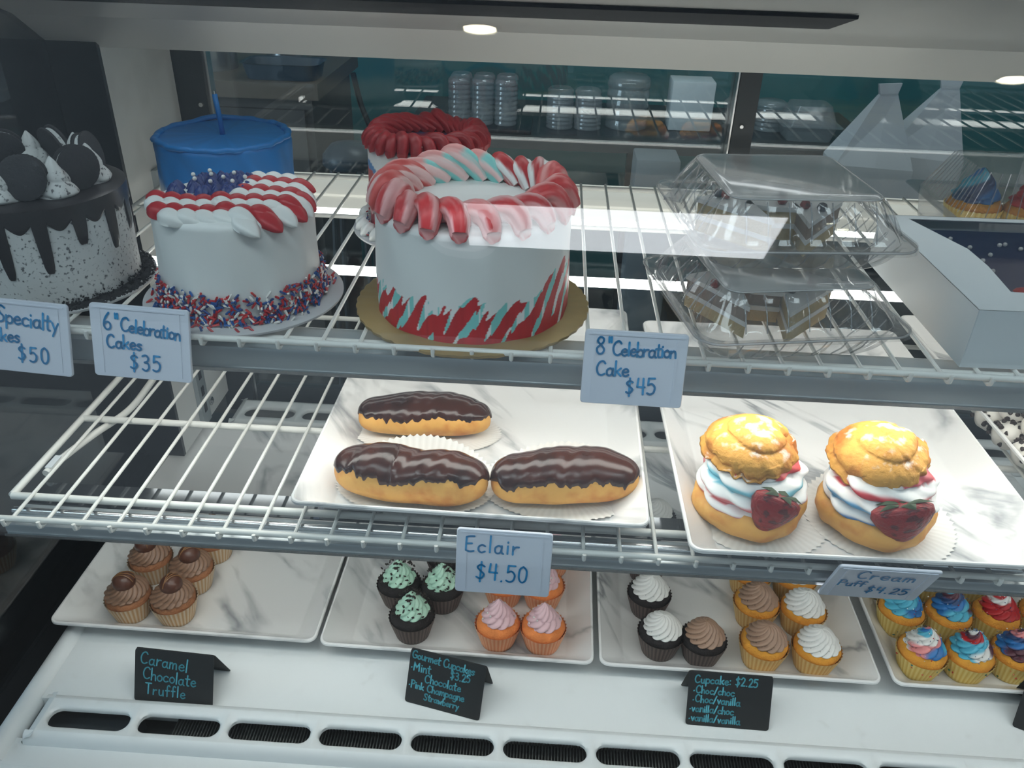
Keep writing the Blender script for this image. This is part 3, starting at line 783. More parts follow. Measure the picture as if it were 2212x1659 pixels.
for k,((x,y),cols,desc) in enumerate(fest):
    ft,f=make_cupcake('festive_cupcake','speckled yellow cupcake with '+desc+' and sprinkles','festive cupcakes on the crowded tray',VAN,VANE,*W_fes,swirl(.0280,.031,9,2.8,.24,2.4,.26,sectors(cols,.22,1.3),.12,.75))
    ft.location=(x,y+YO,ZT); ft.rotation_euler=(0,0,-1.2+k*1.1); ft.scale=(1.03,)*3
    o=seeds(60,lambda t:.0265*(1-t)**.8+.002,lambda t:.004+.027*t,.0009,BITS,seed=k+20).build('sprinkles',M_vcg,f,smooth=False); o['kind']='stuff'
    o=seeds(14,lambda t:.0250+.0078*t,lambda t:.004+.029*t,.0021,[srgb(40,110,110),srgb(60,120,90),srgb(200,80,60)],seed=k+50).build('batter_specks',M_vcg,ft,smooth=False); o['kind']='stuff'

# ================================================================== CAKES
def cake_board(parent,R,mat,th=.003,scallop=0,z=0):
    n=144
    def rf(r,z,a,i): return (r*(1+(.018*abs(sin(scallop*a/2)) if scallop and r>R*.5 else 0)),z)
    return MB().lathe([(.001,0),(R-.0004,0),(R,.0006),(R,th-.0004),(R-.0008,th),(.001,th)],n,rf).build('cake_board',mat,parent,angle=35)
def piped_shells(parent,name,R,N,z,colf,rad=.0088,inn=.050,arch=.018,skew=.020,mat=None,skip=None,a_off=0.0):
    for k in range(N):
        a=tau*k/N+a_off
        if skip and skip(a): continue
        er=Vector((cos(a),sin(a),0)); et=Vector((-sin(a),cos(a),0)); pts=[]; rr=[]
        m=14
        jit=(h1(k,4)-.5)*2.2; a+=.07*(h1(k,9)-.5)
        for i in range(m):
            u=i/(m-1)
            p=er*(R-inn*(1-u)+.002)+et*(skew*(u-.5)*1.2+.010*sin(pi*u))+Vector((0,0,z+.003+(arch+.004*jit)*sin(pi*min(u*1.08,1))**.8))
            pts.append(p); rr.append(rad*(.35+.65*sin(pi*(.12+.80*u))**.7))
        mb=MB(); n=30
        mb.tube(pts,rr,n,sect=lambda t,u:1-.22*(1-abs(cos(2.5*t+u*2.2))**.6))
        cols=[]
        for i in range(m):
            for j in range(n): cols.append(colf(a,tau*j/n,i/(m-1)))
        mb.c=cols; mb.hc=True
        mb.build(name,mat or M_vc,parent,angle=70)
def cake_body(parent,R,H,cf,z=.003,taper=0.0,n=160,m=44,bev=.006,wob=.0006,mat=None):
    pr=[(.001,0)]+[(R*(1-taper*0)*(1+taper*(1-i/m)),H*i/m*.94) for i in range(m+1)]
    pr+= [(R-bev*.3,H-.0025),(R-bev,H-.0003),(R*.85,H),(R*.6,H),(R*.3,H),(.001,H)]
    rf=lambda r,zz,a,i:(r+wob*sin(7*a+zz*60)+wob*sin(13*a),zz)
    return MB().lathe(pr,n,rf,cf=cf).build('cake_body',mat or M_vcs,parent,angle=60,loc=(0,0,z))
def nz(x,s=0):
    i=math.floor(x); f=x-i; f=f*f*(3-2*f); return h1(i,s)*(1-f)+h1(i+1,s)*f
ICEW=(.78,.79,.77); TEAL=srgb(130,205,200); CRED=srgb(190,38,44); PNK=srgb(226,150,150)

# --- 8 inch celebration cake
ck=thing('celebration_cake','large white cake with pink and red piped border on a gold scalloped board','cake',(-.0785,.826,TOPZ),0)
cake_board(ck,.1245,M_gold,.0035,46)
def cf8(r,z,a,i):
    if z>.10: return ICEW
    aa=(a+pi/2)%tau; aa=aa if aa<pi else aa-tau       # 0 = front, + = right
    zt=.022+.018*nz((a-z*5)*9,1)+.014*nz((a-z*6)*23,2)+ (.026*max(0,min(1,(aa-.5)/.7)) if aa<2 else .01)
    if z>zt: return ICEW
    s=sin(26*a-(z-.01)*170+2.6*nz(a*6,3))+1.1*(nz(a*33-z*90,5)-.5)-(z/zt-.5)*1.0
    if s>-.45: return tuple(x*(.85+.3*nz(a*40,7)) for x in CRED)
    return TEAL if nz(a*23,8)>.45 else ICEW
cake_body(ck,.1015,.113,cf8,.0035,.012,n=480,m=110)
def col8(a,t,u):
    d=(a-radians(90))%tau; d=d if d<pi else d-tau     # 0 = back; + = to the left
    st=sin(t*3.0+u*2.6)+.6*sin(t*7+u*5+a*3)
    if -.2<d<1.0: c1,c2=srgb(232,196,192),(TEAL if u<.38 else srgb(222,150,146))
    elif -1.1<d<=-.2: c1,c2=ICEW,srgb(176,34,40)
    elif d<=-1.1 and d>-2.2: c1,c2=srgb(206,64,66),srgb(226,150,146)
    elif 1.0<=d<2.0: c1,c2=srgb(230,190,186),srgb(206,84,80)
    else: c1,c2=srgb(196,56,60),srgb(228,168,166)
    return lerp(c1,c2,max(0,min(1,.5+1.4*st)))
piped_shells(ck,'icing_loop',.1015,21,.1130,col8,.0128,.036,.019,.034)

# --- 6 inch flag cake
fc=thing('flag_cake','white cake topped with red and white ruffle stripes and sprinkle-covered base','cake',(-.3295,.822,TOPZ),0)
cake_board(fc,.106,M_board,.003)
cake_body(fc,.0815,.106,lambda r,z,a,i:ICEW,.003,.02)
def ruffle(L,Wd,Hh,c):
    mb=MB(); m=12; n=20; rings=[];cc=[]
    for i in range(m+1):
        u=i/m; k=max(.04,(sin(pi*min(.08+u*.92,1))**.6)*(1-.35*u)); ring=[]
        for j in range(n):
            t=tau*j/n; f=1-.14*(1-abs(cos(2.5*t))**.6)
            ring.append(((u-.45)*L,Wd*.5*k*cos(t)*f,max(-.003,Hh*k*sin(t)*f))); cc.append(c)
        rings.append(ring)
    return mb.rings(rings,True,True,cc)
RUF={}
rows=[(-.066,'w',-1,1),(-.050,'r',-1,1),(-.034,'w',-1,1),(-.018,'r',-1,1),(-.003,'w',.012,1),(.012,'r',.012,1),(.027,'w',.012,1),(.042,'r',.012,1),(.056,'w',.012,1)]
for (yy,cn,xa,xb) in rows:
    half=sqrt(max(.0795**2-yy*yy,1e-5)); x=-half+.010 if xa<0 else max(xa,-half)
    k=0
    while x<half-.004:
        L=.030+.004*h1(k,yy*100)
        if cn not in RUF:
            ro=ruffle(.031,.024,.0105,ICEW if cn=='w' else srgb(178,34,44)).build('icing_ruffle',M_vc,fc,angle=70); RUF[cn]=ro
        else: ro=child(RUF[cn],fc)
        ro.location=(x,yy+.004*sin(x*40),.1075+.002*h1(k,2)); ro.rotation_euler=(0,radians(8),radians(-18)); ro.scale=(1,1,1+.3*h1(k,6))
        x+=.0165; k+=1
        if x>=half-.004:
            break
    # flared end at the right rim
    ro=child(RUF[cn],fc,(half-.006,yy-.004,.1045),(0,radians(24),radians(-30)),(1.05,1.25,.9))
for k in range(90):
    x=-.066+.076*h1(k,11); y=.002+.060*h1(k,12)
    if x*x+y*y>.070**2: continue
    if 'b' not in RUF: RUF['b']=swirl(.0085,.010,6,1.2,.2,1,.1,solid(srgb(36,56,120)),.2,.7,14,5).build('icing_star',M_vc,fc,angle=70); st_=RUF['b']
    else: st_=child(RUF['b'],fc)
    st_.location=(x,y,.1085)
pe=None
for k,(x,y) in enumerate([(-.045,.020),(-.034,.038),(-.018,.030),(-.012,.046),(-.004,.018),(.004,.034),(-.052,.034),(-.026,.014),(-.040,.050)]):
    if pe is None: pe=MB().lathe([(.0002,-.0024),(.0017,-.0017),(.0024,0),(.0017,.0017),(.0002,.0024)],14).build('pearl',MATS['pearl'],fc,angle=180)
    else: pe=child(pe,fc)
    pe.location=(x,y,.1205)
rnd=random.Random(5); mb=MB()
SPC=[srgb(176,30,40),srgb(28,84,150),(.78,.76,.72),srgb(40,70,130),srgb(200,60,60)]
for k in range(1500):
    a=rnd.random()*tau; t=rnd.random(); zz=.006+.030*t**1.7
    if rnd.random()<.04: r=.090+.010*rnd.random(); zz=.0045
    else: r=.0845+.006*(1-t)*rnd.random()+.0008
    p=Vector((r*cos(a),r*sin(a),zz)); s_=.0013; L=.0030+.0014*rnd.random()
    d=Vector((-sin(a)*rnd.uniform(-1,1),cos(a)*rnd.uniform(-1,1),rnd.uniform(-.9,.9)))
    if d.length<.2: d=Vector((0,0,1))
    d.normalize(); u=d.orthogonal().normalized(); w=d.cross(u); v=[]
    for q,rr in ((-L,.6),(-L*.7,1),(L*.7,1),(L,.6)):
        for j in range(5): v.append(p+d*q+(u*cos(tau*j/5)+w*sin(tau*j/5))*s_*rr)
    f=[(i*5+j,i*5+(j+1)%5,i*5+5+(j+1)%5,i*5+5+j) for i in range(3) for j in range(5)]+[(4,3,2,1,0),(15,16,17,18,19)]
    mb.add(v,f,rnd.choice(SPC))
o=mb.build('sprinkles',M_vcg,fc,angle=50); o['kind']='stuff'

# --- blue cake behind
bc=thing('blue_cake','bright blue cake with a single blue candle','cake',(-.423,1.056,TOPZ),0)
cake_board(bc,.105,M_board,.003)
BLUE=srgb(14,118,192)
def cfb(r,z,a,i):
    k=max(0,min(1,(z-.028-.012*nz(a*5,2)-.006*nz(a*17,4))/.022)); return lerp(ICEW,tuple(x*(.9+.2*nz(a*9+z*70,1)) for x in BLUE),k)
cake_body(bc,.0845,.108,cfb,.003,0,wob=.0009)
mb=MB(); n=120; rg=[]
for i in range(10):
    t=tau*i/10; ring=[]
    for j in range(n):
        a=tau*j/n; r=.0805+.0045*cos(t)+.0012*sin(9*a)+.001*sin(23*a); ring.append((r*cos(a),r*sin(a),.110+.0035*sin(t)+.0022*nz(a*8,3)+(.004*exp(-((a-2.0)/.35)**2))))
    rg.append(ring)
mb.rings(rg,closed=True); mb.c=[BLUE]*len(mb.v); mb.hc=True; mb.build('icing_rim',M_vcs,bc,angle=180)
cd=MB().tube([(.0,.0,.108),(-.001,.0,.135),(-.003,.001,.160)],.0032,12,sect=lambda a,u:1+.12*sin(3*a+20*u)).build('candle',pmat('blue_wax',BLUE,.4),bc,angle=180)
MB().tube([(-.003,.001,.160),(-.0032,.001,.164)],.0006,6).build('wick',M_paper if False else M_rub,cd)

# --- red rosette cake behind
rc=thing('red_ruffle_cake','small cake with thick dark red ruffled border and marbled blue centre','cake',(-.160,1.056,TOPZ),0)
cake_board(rc,.099,M_board,.003)
def cfr(r,z,a,i):
    if r<.066 and z>.1:
        k=sin(r*160+2*sin(2*a)+cos(a)*40*r); return lerp(srgb(28,66,110),srgb(178,52,44),max(0,min(1,.5+k)))
    zz=z+.012*sin(3*a+1)+.006*nz(a*6,2)
    if zz>.085: return ICEW
    if zz>.075: return srgb(60,130,190)
    if zz>.045: return srgb(176,44,44)
    return srgb(40,52,90) if nz(a*5,3)>.4 else srgb(150,50,60)
cake_body(rc,.0755,.110,cfr,.003)
piped_shells(rc,'icing_loop',.0765,28,.111,lambda a,t,u:tuple(x*(.85+.15*sin(t*2)) for x in srgb(172,30,40)),.0092,.030,.013,.026)
o=seeds(60,lambda t:.050+.026*t,lambda t:.128-.006*abs(t-.5),.0008,[WHT,NAVY,WHT],seed=8,L=.0016).build('sprinkles',M_vcg,rc,smooth=False); o['kind']='stuff'
piped_shells(rc,'base_shell',.0915,26,.002,lambda a,t,u:ICEW,.0075,.016,.008,.012)
o=seeds(120,lambda t:.080+.012*t,lambda t:.020-.014*t,.0008,[RED,NAVY,RED],seed=9,L=.0016).build('base_sprinkles',M_vcg,rc,smooth=False); o['kind']='stuff'

# --- cookies and cream drip cake
oc=thing('cookie_drip_cake','speckled cookies and cream cake with dark chocolate drips and sandwich cookies','cake',(-.548,.836,TOPZ),0)
cake_board(oc,.1035,M_board,.003)
M_spk=pmat('cookies_and_cream',(.62,.63,.62),.6,noise=(260,(.12,.12,.13),.57,.66),bump=(90,.3))
cake_body(oc,.088,.104,lambda r,z,a,i:(1,1,1),.003,0,mat=M_spk)
n=480; mb=MB(); rg=[]; R=.0885; H=.107
def drip(a):
    k=a/tau*15; f=k-math.floor(k)-.5; L=.030+.040*h1(math.floor(k),4)
    return .018-.006*cos(f*tau)+(L*(1-(abs(f)/.17)**4)**.5 if abs(f)<.17 else 0)
rg.append([(.001*cos(tau*j/n),.001*sin(tau*j/n),H+.004) for j in range(n)])
rg.append([((R-.006)*cos(tau*j/n),(R-.006)*sin(tau*j/n),H+.004) for j in range(n)])
for q in range(9):
    u=q/8
    rg.append([((R+.0022*(1-.9*(u>=.99)))*cos(tau*j/n),(R+.0022*(1-.9*(u>=.99)))*sin(tau*j/n),H+.001-u*drip(tau*j/n)) for j in range(n)])
mb.rings(rg,True,False).build('chocolate_drip',pmat('dark_ganache',(.030,.026,.028),.3),oc,angle=60)
MD=None
for k in range(7):
    a=tau*k/7+.25
    if MD is None: MD=swirl(.0225,.040,6,1.6,.10,2.4,.26,solid((.70,.70,.69),.05),.14,.8).build('cream_dollop',M_spk,oc,angle=180)
    else: MD=child(MD,oc)
    MD.location=(.060*cos(a),.060*sin(a),.110); MD.rotation_euler=(0,0,a)
def cookie(parent,first=[None]):
    if first[0] is None:
        def rf(r,z,a,i): return (r*(1+(.012*sin(40*a) if r>.021 else 0)),z)
        c=MB().lathe([(.001,-.0065),(.020,-.0065),(.0225,-.0055),(.0225,-.003),(.019,-.0024),(.019,.0024),(.0225,.003),(.0225,.0055),(.020,.0065),(.001,.0065)],72,rf).build('sandwich_cookie',M_dark2,parent,angle=50)
        MB().lathe([(.001,-.0024),(.0200,-.0024),(.0200,.0024),(.001,.0024)],48).build('cookie_filling',M_spk,c,angle=40)
        first[0]=c; return c
    c=child(first[0],parent)
    for g in first[0].children:
        d=g.copy(); COL.objects.link(d); d.parent=c
    return c
M_dark2=pmat('dark_cookie',(.022,.022,.025),.75,bump=(260,.6))
for k in range(7):
    a=tau*(k+.5)/7+.25; c=cookie(oc)
    c.location=(.060*cos(a),.060*sin(a),.133); c.rotation_euler=(radians(82+14*(h1(k,5)-.5)),radians(12*(h1(k,3)-.5)*2),a+radians(70)+.5*(h1(k,2)-.5))
MB().lathe([(.001,.0030),(.098,.0030),(.0965,.0046),(.090,.0058),(.001,.0058)],240,lambda r,z,a,i:(r*(1+(.05*(nz(a*9,1)-.6)+.03*(nz(a*31,2)-.5) if r>.09 else 0)),z)).build('crumb_layer',M_dark2,oc,angle=50)
rnd=random.Random(4); mb=MB()
for k in range(2600):
    a=rnd.random()*tau; t=rnd.random(); r=.0885+.0145*t; zz=.0035+.008*max(0,1-(r-.0895)/.006)*rnd.random()
    s_=.0014*(.5+rnd.random()); p=Vector((r*cos(a),r*sin(a),zz)); q=Matrix.Rotation(rnd.random()*6,3,Vector((rnd.random(),rnd.random(),rnd.random()+.1)).normalized())
    mb.add([p+q@Vector(e)*s_ for e in ((1,0,0),(-1,.2,0),(0,1,.1),(0,-1,0),(0,0,.8),(0,0,-.8))],[(0,2,4),(2,1,4),(1,3,4),(3,0,4),(2,0,5),(1,2,5),(3,1,5),(0,3,5)])
o=mb.build('cookie_crumbs',M_dark2,oc,smooth=False); o['kind']='stuff'

# ================================================================== ECLAIRS
def eclair(label,loc,rz,L=.170,Wd=.064,Hh=.050,seed=1,edge=.12,crack=False):
    t=thing('eclair',label,'eclair',loc,rz)
    def pt(u,v,off=0):
        k=(1-abs(u)**3.2)**(1/2.3) if abs(u)<1 else 0
        lump=1+.035*sin(5*u+seed)+.03*sin(9*u+2*v+seed*2)
        x=u*L/2+off*u*.5; y=(Wd/2*lump+off)*k*cos(v)+.004*sin(2*u+seed); zc=Hh*.42
        zz=zc+((Hh*.58*lump if sin(v)>0 else Hh*.44)+off)*k**.8*sin(v)
        return (x,y,max(zz,.0005))
    mb=MB(); m=44; n=36; rg=[]
    for i in range(m+1):
        u=-1+2*i/m; u=max(-.9995,min(.9995,u if abs(u)<.8 else math.copysign(.8+.2*sin((abs(u)-.8)/.2*pi/2),u)))
        rg.append([pt(u,tau*j/n) for j in range(n)])
    mb.rings(rg).build('pastry',M_pastry,t,angle=180)
    mb=MB(); rg=[]; q=26; m2=110
    v=[];f=[]
    for i in range(m2+1):
        u=-1+2*i/m2; u*=.985
        u=math.copysign(.8+.2*sin((abs(u)-.8)/.2*pi/2),u) if abs(u)>.8 else u
        e=edge+.42*(nz(u*4+seed,1)-.5)+.26*(nz(u*13+seed,2)-.5)+.16*(nz(u*34+seed,4)-.5)+.5*max(0,(abs(u)-.88)/.12)
        e2=.10+.25*(nz(u*5+seed,3)-.5)+.5*max(0,(abs(u)-.88)/.12)
        for j in range(q+1):
            k=j/q; vv=(-pi/2)+0; a0=pi+e; a1=tau-e2     # front is -y
            ang=-( (pi-e)*(1-k) + (e2)*k )              # sweep over the top
            vv=pi+ang if False else ((pi-e)*(k)+(e2)*(1-k))
            off=.0022*min(1,sin(pi*min(max(k,.0),1))*5+.02)+.0012*nz(u*9+k*5+seed,7)*(1 if .05<k<.95 else 0)
            if crack and abs(u+.18+.02*sin(k*9))<.007: off=.0002
            v.append(pt(u,-vv+pi if False else vv,off if 0<j<q else -.0008))
    for i in range(m2):
        for j in range(q):
            a=i*(q+1)+j; f.append((a,a+1,a+q+2,a+q+1))
    mb.add(v,f).build('chocolate_glaze',M_choc,t,angle=180)
    return t
def oval_liner(label,loc,rz,a,b,rim=.012,flare=.014,n=70,cat='paper liner'):
    mb=MB(); rg=[];cc=[]
    for q,(k,zz,fl) in enumerate(((0,.0004,0),(.9,.0004,0),(1,.001,0),(1,rim*.5,.5),(1,rim,1))):
        ring=[]
        for j in range(2*n):
            th=tau*j/(2*n); w=(.0012 if j%2 else -.0012)*(1 if q>1 else 0)*(.4+fl)
            up=.12+.88*max(0,sin(th))**.7
            ring.append(((a*max(k,.01)+flare*fl+w)*cos(th),(b*max(k,.01)+flare*fl+w)*sin(th),max(.0004,zz*(up if q>2 else 1)+(.003*sin(3*th+a*50)*up+.0012*(j%2))*fl))); cc.append((.78,.77,.74) if j%2 else (.70,.69,.66))
        rg.append(ring)
    mb.rings(rg,True,False,cc); o=mb.build('paper_liner',M_paper,angle=180); o.location=loc; o.rotation_euler=(0,0,rz)
    return tag(o,label,cat)
ZM=MIDZ+.0003+.0052
oval_liner('white fluted paper liner under the eclair at the back of its tray',(-.138,.850,ZM),.02,.078,.034,.010,.014)
oval_liner('white fluted paper liner behind the cracked eclair',(-.1345,.741,ZM),-.03,.074,.040,.030,.016)
oval_liner('white fluted paper liner under the smooth glazed eclair',(.032,.752,ZM),.06,.074,.040,.022,.018)
eclair('chocolate eclair lying alone behind the other two',(-.140,.852,ZM+.0012),radians(1),.162,.058,.047,1,.42)
eclair('chocolate eclair with a cracked wrinkled glaze',(-.1375,.729,ZM+.0012),radians(-2),.172,.067,.054,4,.46,True)
eclair('chocolate eclair with a smooth unbroken glaze',(.0325,.739,ZM+.0012),radians(5),.164,.067,.054,7,.34)

# ================================================================== CREAM PUFFS
def cream_puff(label,loc,rz,seed,cols):
    t=thing('cream_puff',label,'pastry',loc,rz)
    def rfb(r,z,a,i): return (r*(1+.03*sin(4*a+seed)+.02*sin(9*a+i*.7+seed)+.03*(nz(a*8+seed,i%3)-.5)),z*(1+.08*sin(3*a+seed)))
    MB().lathe([(.001,.0),(.040,.0),(.055,.008),(.060,.020),(.058,.030),(.052,.034),(.030,.030),(.001,.030)],72,rfb).build('bottom_bun',M_pastry,t,angle=180)
    mb=MB(); n=96; m=44; rg=[];cc=[]
    for i in range(m+1):
        u=i/m; base=.057*(1-.20*(2*u-1)**2)*(1.05-.14*u); ring=[]
        for j in range(n):
            a=tau*j/n; w=(u*3.4+a/tau)%1.0; b=abs(sin(pi*w))**.5
            r=base*(.80+.21*b)+.0022*sin(6*a+u*9+seed)+.0015*sin(11*a+u*20)
            if i==0 or i==m: r*=.5
            ring.append((r*cos(a),r*sin(a),.024+.052*u+.003*sin(a+seed)))
            ph=(u*3.4+a/tau+.12*sin(2*a+seed)); q=math.floor(ph); k=ph-q
            c=cols[(q+seed)%len(cols)] if k<.40 else ICEW2
            if k>=.40 and k<.56: c=lerp(cols[(q+seed)%len(cols)],ICEW2,(k-.40)/.16)
            cc.append(c)
        rg.append(ring)
    mb.rings(rg,True,True,cc).build('cream_swirl',M_vc,t,angle=180)
    mb=MB(); n=120; m=46; rg=[]
    for i in range(m+1):
        u=i/m; ring=[]
        if u<.18: rb=.030+.0215*(u/.18); zb=.004-.007*(u/.18)
        else:
            q=(u-.18)/.82; rb=.0515*max(.012,(1-q**1.7))**.62; zb=-.003+.039*q**.85
        for j in range(n):
            a=tau*j/n; w=(2.1*u+a/tau+.05*sin(3*a+seed))%1.0
            r=rb*(1-(.17*(1-abs(sin(pi*w))**.55) if u>.18 else 0))
            r*=1+.045*sin(3*a+seed*2)+(.09 if u<.34 else .035)*(nz(a*9+u*6,5)-.5)+.03*(nz(a*23+u*15,6)-.5)
            r*=1-.16*exp(-(((a+.9-seed*.2+pi)%tau-pi)/.16)**2)*(1 if u>.2 else .2)
            z=zb+(.007*(nz(a*8+seed,2)-.5) if u<.4 else 0)+.003*sin(a+seed)
            ring.append((r*cos(a),r*sin(a),z))
        rg.append(ring)
    o=mb.rings(rg).build('top_bun',M_puff,t,angle=180,loc=(-.005,.013,.075)); o.rotation_euler=(radians(-4),radians(3 if seed%2 else -4),.6*seed)
    b=MB().lathe([(.0005,-.027),(.006,-.0235),(.0115,-.016),(.0165,-.006),(.0195,.003),(.0185,.010),(.013,.0140),(.006,.0148),(.0005,.0146)],36,lambda r,z,a,i:(r*(1+.02*sin(3*a)),z)).build('strawberry',M_berry,t,angle=180)
    b.location=(.010 if seed==1 else .004,-.0545,.052); b.rotation_euler=(radians(-8),radians(20 if seed==1 else -14),0); b.scale=(1.35 if seed==1 else 1.6,.62,1.08)
    for k in range(5):
        a=tau*k/5; l=MB(); l.add([(0,0,.0),(.006,.005,.002),(.017,0,.001),(.006,-.005,.002),(.008,0,.0045)],[(0,3,4),(0,4,1),(1,4,2),(3,2,4)])
        l.build('leaf',M_leaf,b,angle=180,loc=(.002*cos(a),.002*sin(a),.0146),rot=(0,radians(8),a))
    return t
ICEW2=(.80,.79,.77)
M_puff=pmat('choux_cap',srgb(206,150,66),.62,spec=.3,noise=(34,srgb(170,100,34),.46,.66),bump=(150,.9),coat=.0)
# powdered sugar lies on the upward faces
nt=M_puff.node_tree; bs=nt.nodes['Principled BSDF']; prev=bs.inputs['Base Color'].links[0].from_socket
gm=nt.nodes.new('ShaderNodeNewGeometry'); sx=nt.nodes.new('ShaderNodeSeparateXYZ'); nt.links.new(gm.outputs['Normal'],sx.inputs[0])
nn=nt.nodes.new('ShaderNodeTexNoise'); nn.inputs['Scale'].default_value=70; nn.inputs['Detail'].default_value=6
tc=nt.nodes.new('ShaderNodeTexCoord'); nt.links.new(tc.outputs['Object'],nn.inputs['Vector'])
mu=nt.nodes.new('ShaderNodeMath'); mu.operation='MULTIPLY'; nt.links.new(sx.outputs['Z'],mu.inputs[0]); nt.links.new(nn.outputs['Fac'],mu.inputs[1])
mr=nt.nodes.new('ShaderNodeMapRange'); mr.inputs['From Min'].default_value=.46; mr.inputs['From Max'].default_value=.62; mr.inputs['To Max'].default_value=.7; nt.links.new(mu.outputs[0],mr.inputs['Value'])
mx=nt.nodes.new('ShaderNodeMix'); mx.data_type='RGBA'; mx.inputs['B'].default_value=(.85,.82,.74,1); nt.links.new(prev,mx.inputs['A']); nt.links.new(mr.outputs[0],mx.inputs['Factor']); nt.links.new(mx.outputs['Result'],bs.inputs['Base Color'])
oval_liner('flattened white paper liner under the cream puff striped mostly red',(.245,.737,ZM),.0,.062,.062,.004,.018,60)
oval_liner('flattened white paper liner under the cream puff striped with blue at its top',(.378,.735,ZM),.0,.062,.062,.004,.018,60)
cream_puff('cream puff with red striped cream and a tilted strawberry half',(.232,.727,ZM+.001),0,1,[srgb(205,70,72),srgb(205,70,72),srgb(196,50,56),srgb(214,110,112),srgb(120,190,206)])
cream_puff('cream puff with blue streaks at the top of its cream and a dark strawberry',(.366,.724,ZM+.001),0,2,[srgb(196,50,60),srgb(205,90,96),srgb(180,40,60),srgb(60,120,180),srgb(90,160,205)])

# ================================================================== CANNOLI
M_shell=pmat('fried_shell',srgb(226,150,66),.5,noise=(50,(.85,.80,.74),.52,.62),bump=(90,.8))
def cannolo(label,loc,rz,tilt,seed):
    t=thing('cannolo',label,'pastry',loc,rz,'cannoli on the right tray')
    mb=MB(); mb.tube([(.012+.09*i/8,0,.016) for i in range(9)],[.0155+.0012*sin(i*1.3) for i in range(9)],24,sect=lambda a,u:1+.05*sin(5*a+9*u)); mb.build('shell',M_shell,t,angle=180)
    mb=MB(); mb.tube([(-.016,0,.017),(-.012,0,.017),(-.002,0,.017),(.010,0,.017),(.024,0,.0165)],[.004,.0135,.0185,.0185,.0165],24,sect=lambda a,u:1+.05*sin(3*a+4*u+seed)); mb.build('cream_end',pmat('ricotta_cream',(.80,.77,.71),.5) if 'ricotta_cream' not in MATS else MATS['ricotta_cream'],t,angle=180)
    rnd=random.Random(seed); src=None
    for k in range(46):
        x=rnd.uniform(-.016,.020); a=rnd.uniform(-.5,pi+.6)
        r=.0188 if x>-.008 else .0150
        if src is None: src=MB().lathe([(.0002,-.0012),(.0028,-.001),(.0030,.0004),(.0018,.0024),(.0002,.0040)],9).build('chocolate_chip',M_dark,t,angle=60); c=src
        else: c=child(src,t)
        c.location=(x if x>-.012 else -.014,r*cos(a)*.97,.017+r*sin(a)*.97); c.rotation_euler=(rnd.uniform(-2.5,2.5),rnd.uniform(-2.5,2.5),0)
    return t
for k,(x,y) in enumerate([(.578,.930),(.582,.890),(.588,.850),(.594,.810),(.600,.770)]):
    cannolo(['farthest chip-ended cannoli of the row, under the upper shelf edge','second chip-ended cannoli from the upper shelf edge','third chip-ended cannoli from the upper shelf edge','fourth chip-ended cannoli from the upper shelf edge','chip-ended cannoli closest to the tray front rim'][k],(x,y,ZM+.0005),radians(4+3*h1(k,1)),0,k+1)
for k,(x,y) in enumerate([(.590,.908),(.600,.868)]):
    cannolo(['powdered cannoli on top of the pile, close to the upper shelf edge','powdered cannoli on top of the pile, nearer the tray front'][k],(x,y,ZM+.028),radians(6),0,k+11)

# ================================================================== CLAMSHELLS WITH CAKE SLICES
def clam_sheet(w0,w1,z0,z1,rib,nr,cap,lip=0,bulge=0.0):
    mb=MB(); rg=[]; m=9; N=12
    for i in range(m+1):
        u=i/m; k=u**(.6 if not cap else 1.0); w=w0+(w1-w0)*k; z=z0+(z1-z0)*u
        base=rrect(w,w,.022,z,N)
        P=[]
        tot=len(base)
        # resample the outline so that ribs run up the walls
        seg=[]; L=0
        for q in range(tot):
            a=Vector(base[q]); b=Vector(base[(q+1)%tot]); seg.append((L,(b-a).length,a,b)); L+=(b-a).length
        cnt=240
        idx=0
        for q in range(cnt):
            s_=L*q/cnt
            while idx<tot-1 and seg[idx][0]+seg[idx][1]<s_: idx+=1
            l0,ln,a,b=seg[idx]; p=a+(b-a)*((s_-l0)/max(ln,1e-9))
            c=Vector((p.x,p.y,0)).normalized()
            am=rib*sin(pi*min(1,u*1.02))**.5*(1 if (sin(tau*nr*q/cnt)>0.1) else -.6)
            P.append((p.x+c.x*am,p.y+c.y*am,p.z))
        rg.append(P)
    if lip:
        last=rg[-1] if not cap else rg[0]
        ring=[]
        for (x,y,z) in last:
            c=Vector((x,y,0)).normalized(); f=lip/max(abs(c.x),abs(c.y)); ring.append((x+c.x*f,y+c.y*f,z))
        ring2=[(x,y,z-.003) for x,y,z in ring]
        rg = rg+[ring,ring2] if not cap else [ring2,ring]+rg
    mb.rings(rg,not cap,cap); return mb
def cake_slice(label,loc,rz,seed,h=.040,L=.085,Wd=.055):
    t=thing('cake_slice',label,'cake slice',loc,rz,'cake slices in the stacked clear boxes')
    def wedge(z0,z1,k,g): 
        P=[(0,-L*.55*k),(Wd*.5*k,L*.45*k),(0,L*.5*k),(-Wd*.5*k,L*.45*k)]
        return MB().rings([[(x,y,z0) for x,y in P],[(x,y,z1) for x,y in P]])
    lay=[(0,.013,1.0,M_sp),(.013,.018,1.04,M_cr),(.018,.031,1.0,M_sp if seed%2 else M_sp2),(.031,.036,1.05,M_cr)]
    for z0,z1,k,m in lay: wedge(z0*h/.04,z1*h/.04,k,0).build('sponge_layer' if m is not M_cr else 'cream_layer',m,t,smooth=False)
    for k in range(2):
        MB().lathe([(.0002,-.004),(.004,-.003),(.0056,0),(.004,.004),(.0002,.0055)],12).build('berry',M_blue if (k+seed)%2 else M_berry,t,angle=180,loc=((h1(k,seed)-.5)*Wd*.5,(h1(k,seed+3)-.2)*L*.5,h*.9+.004))
    return t
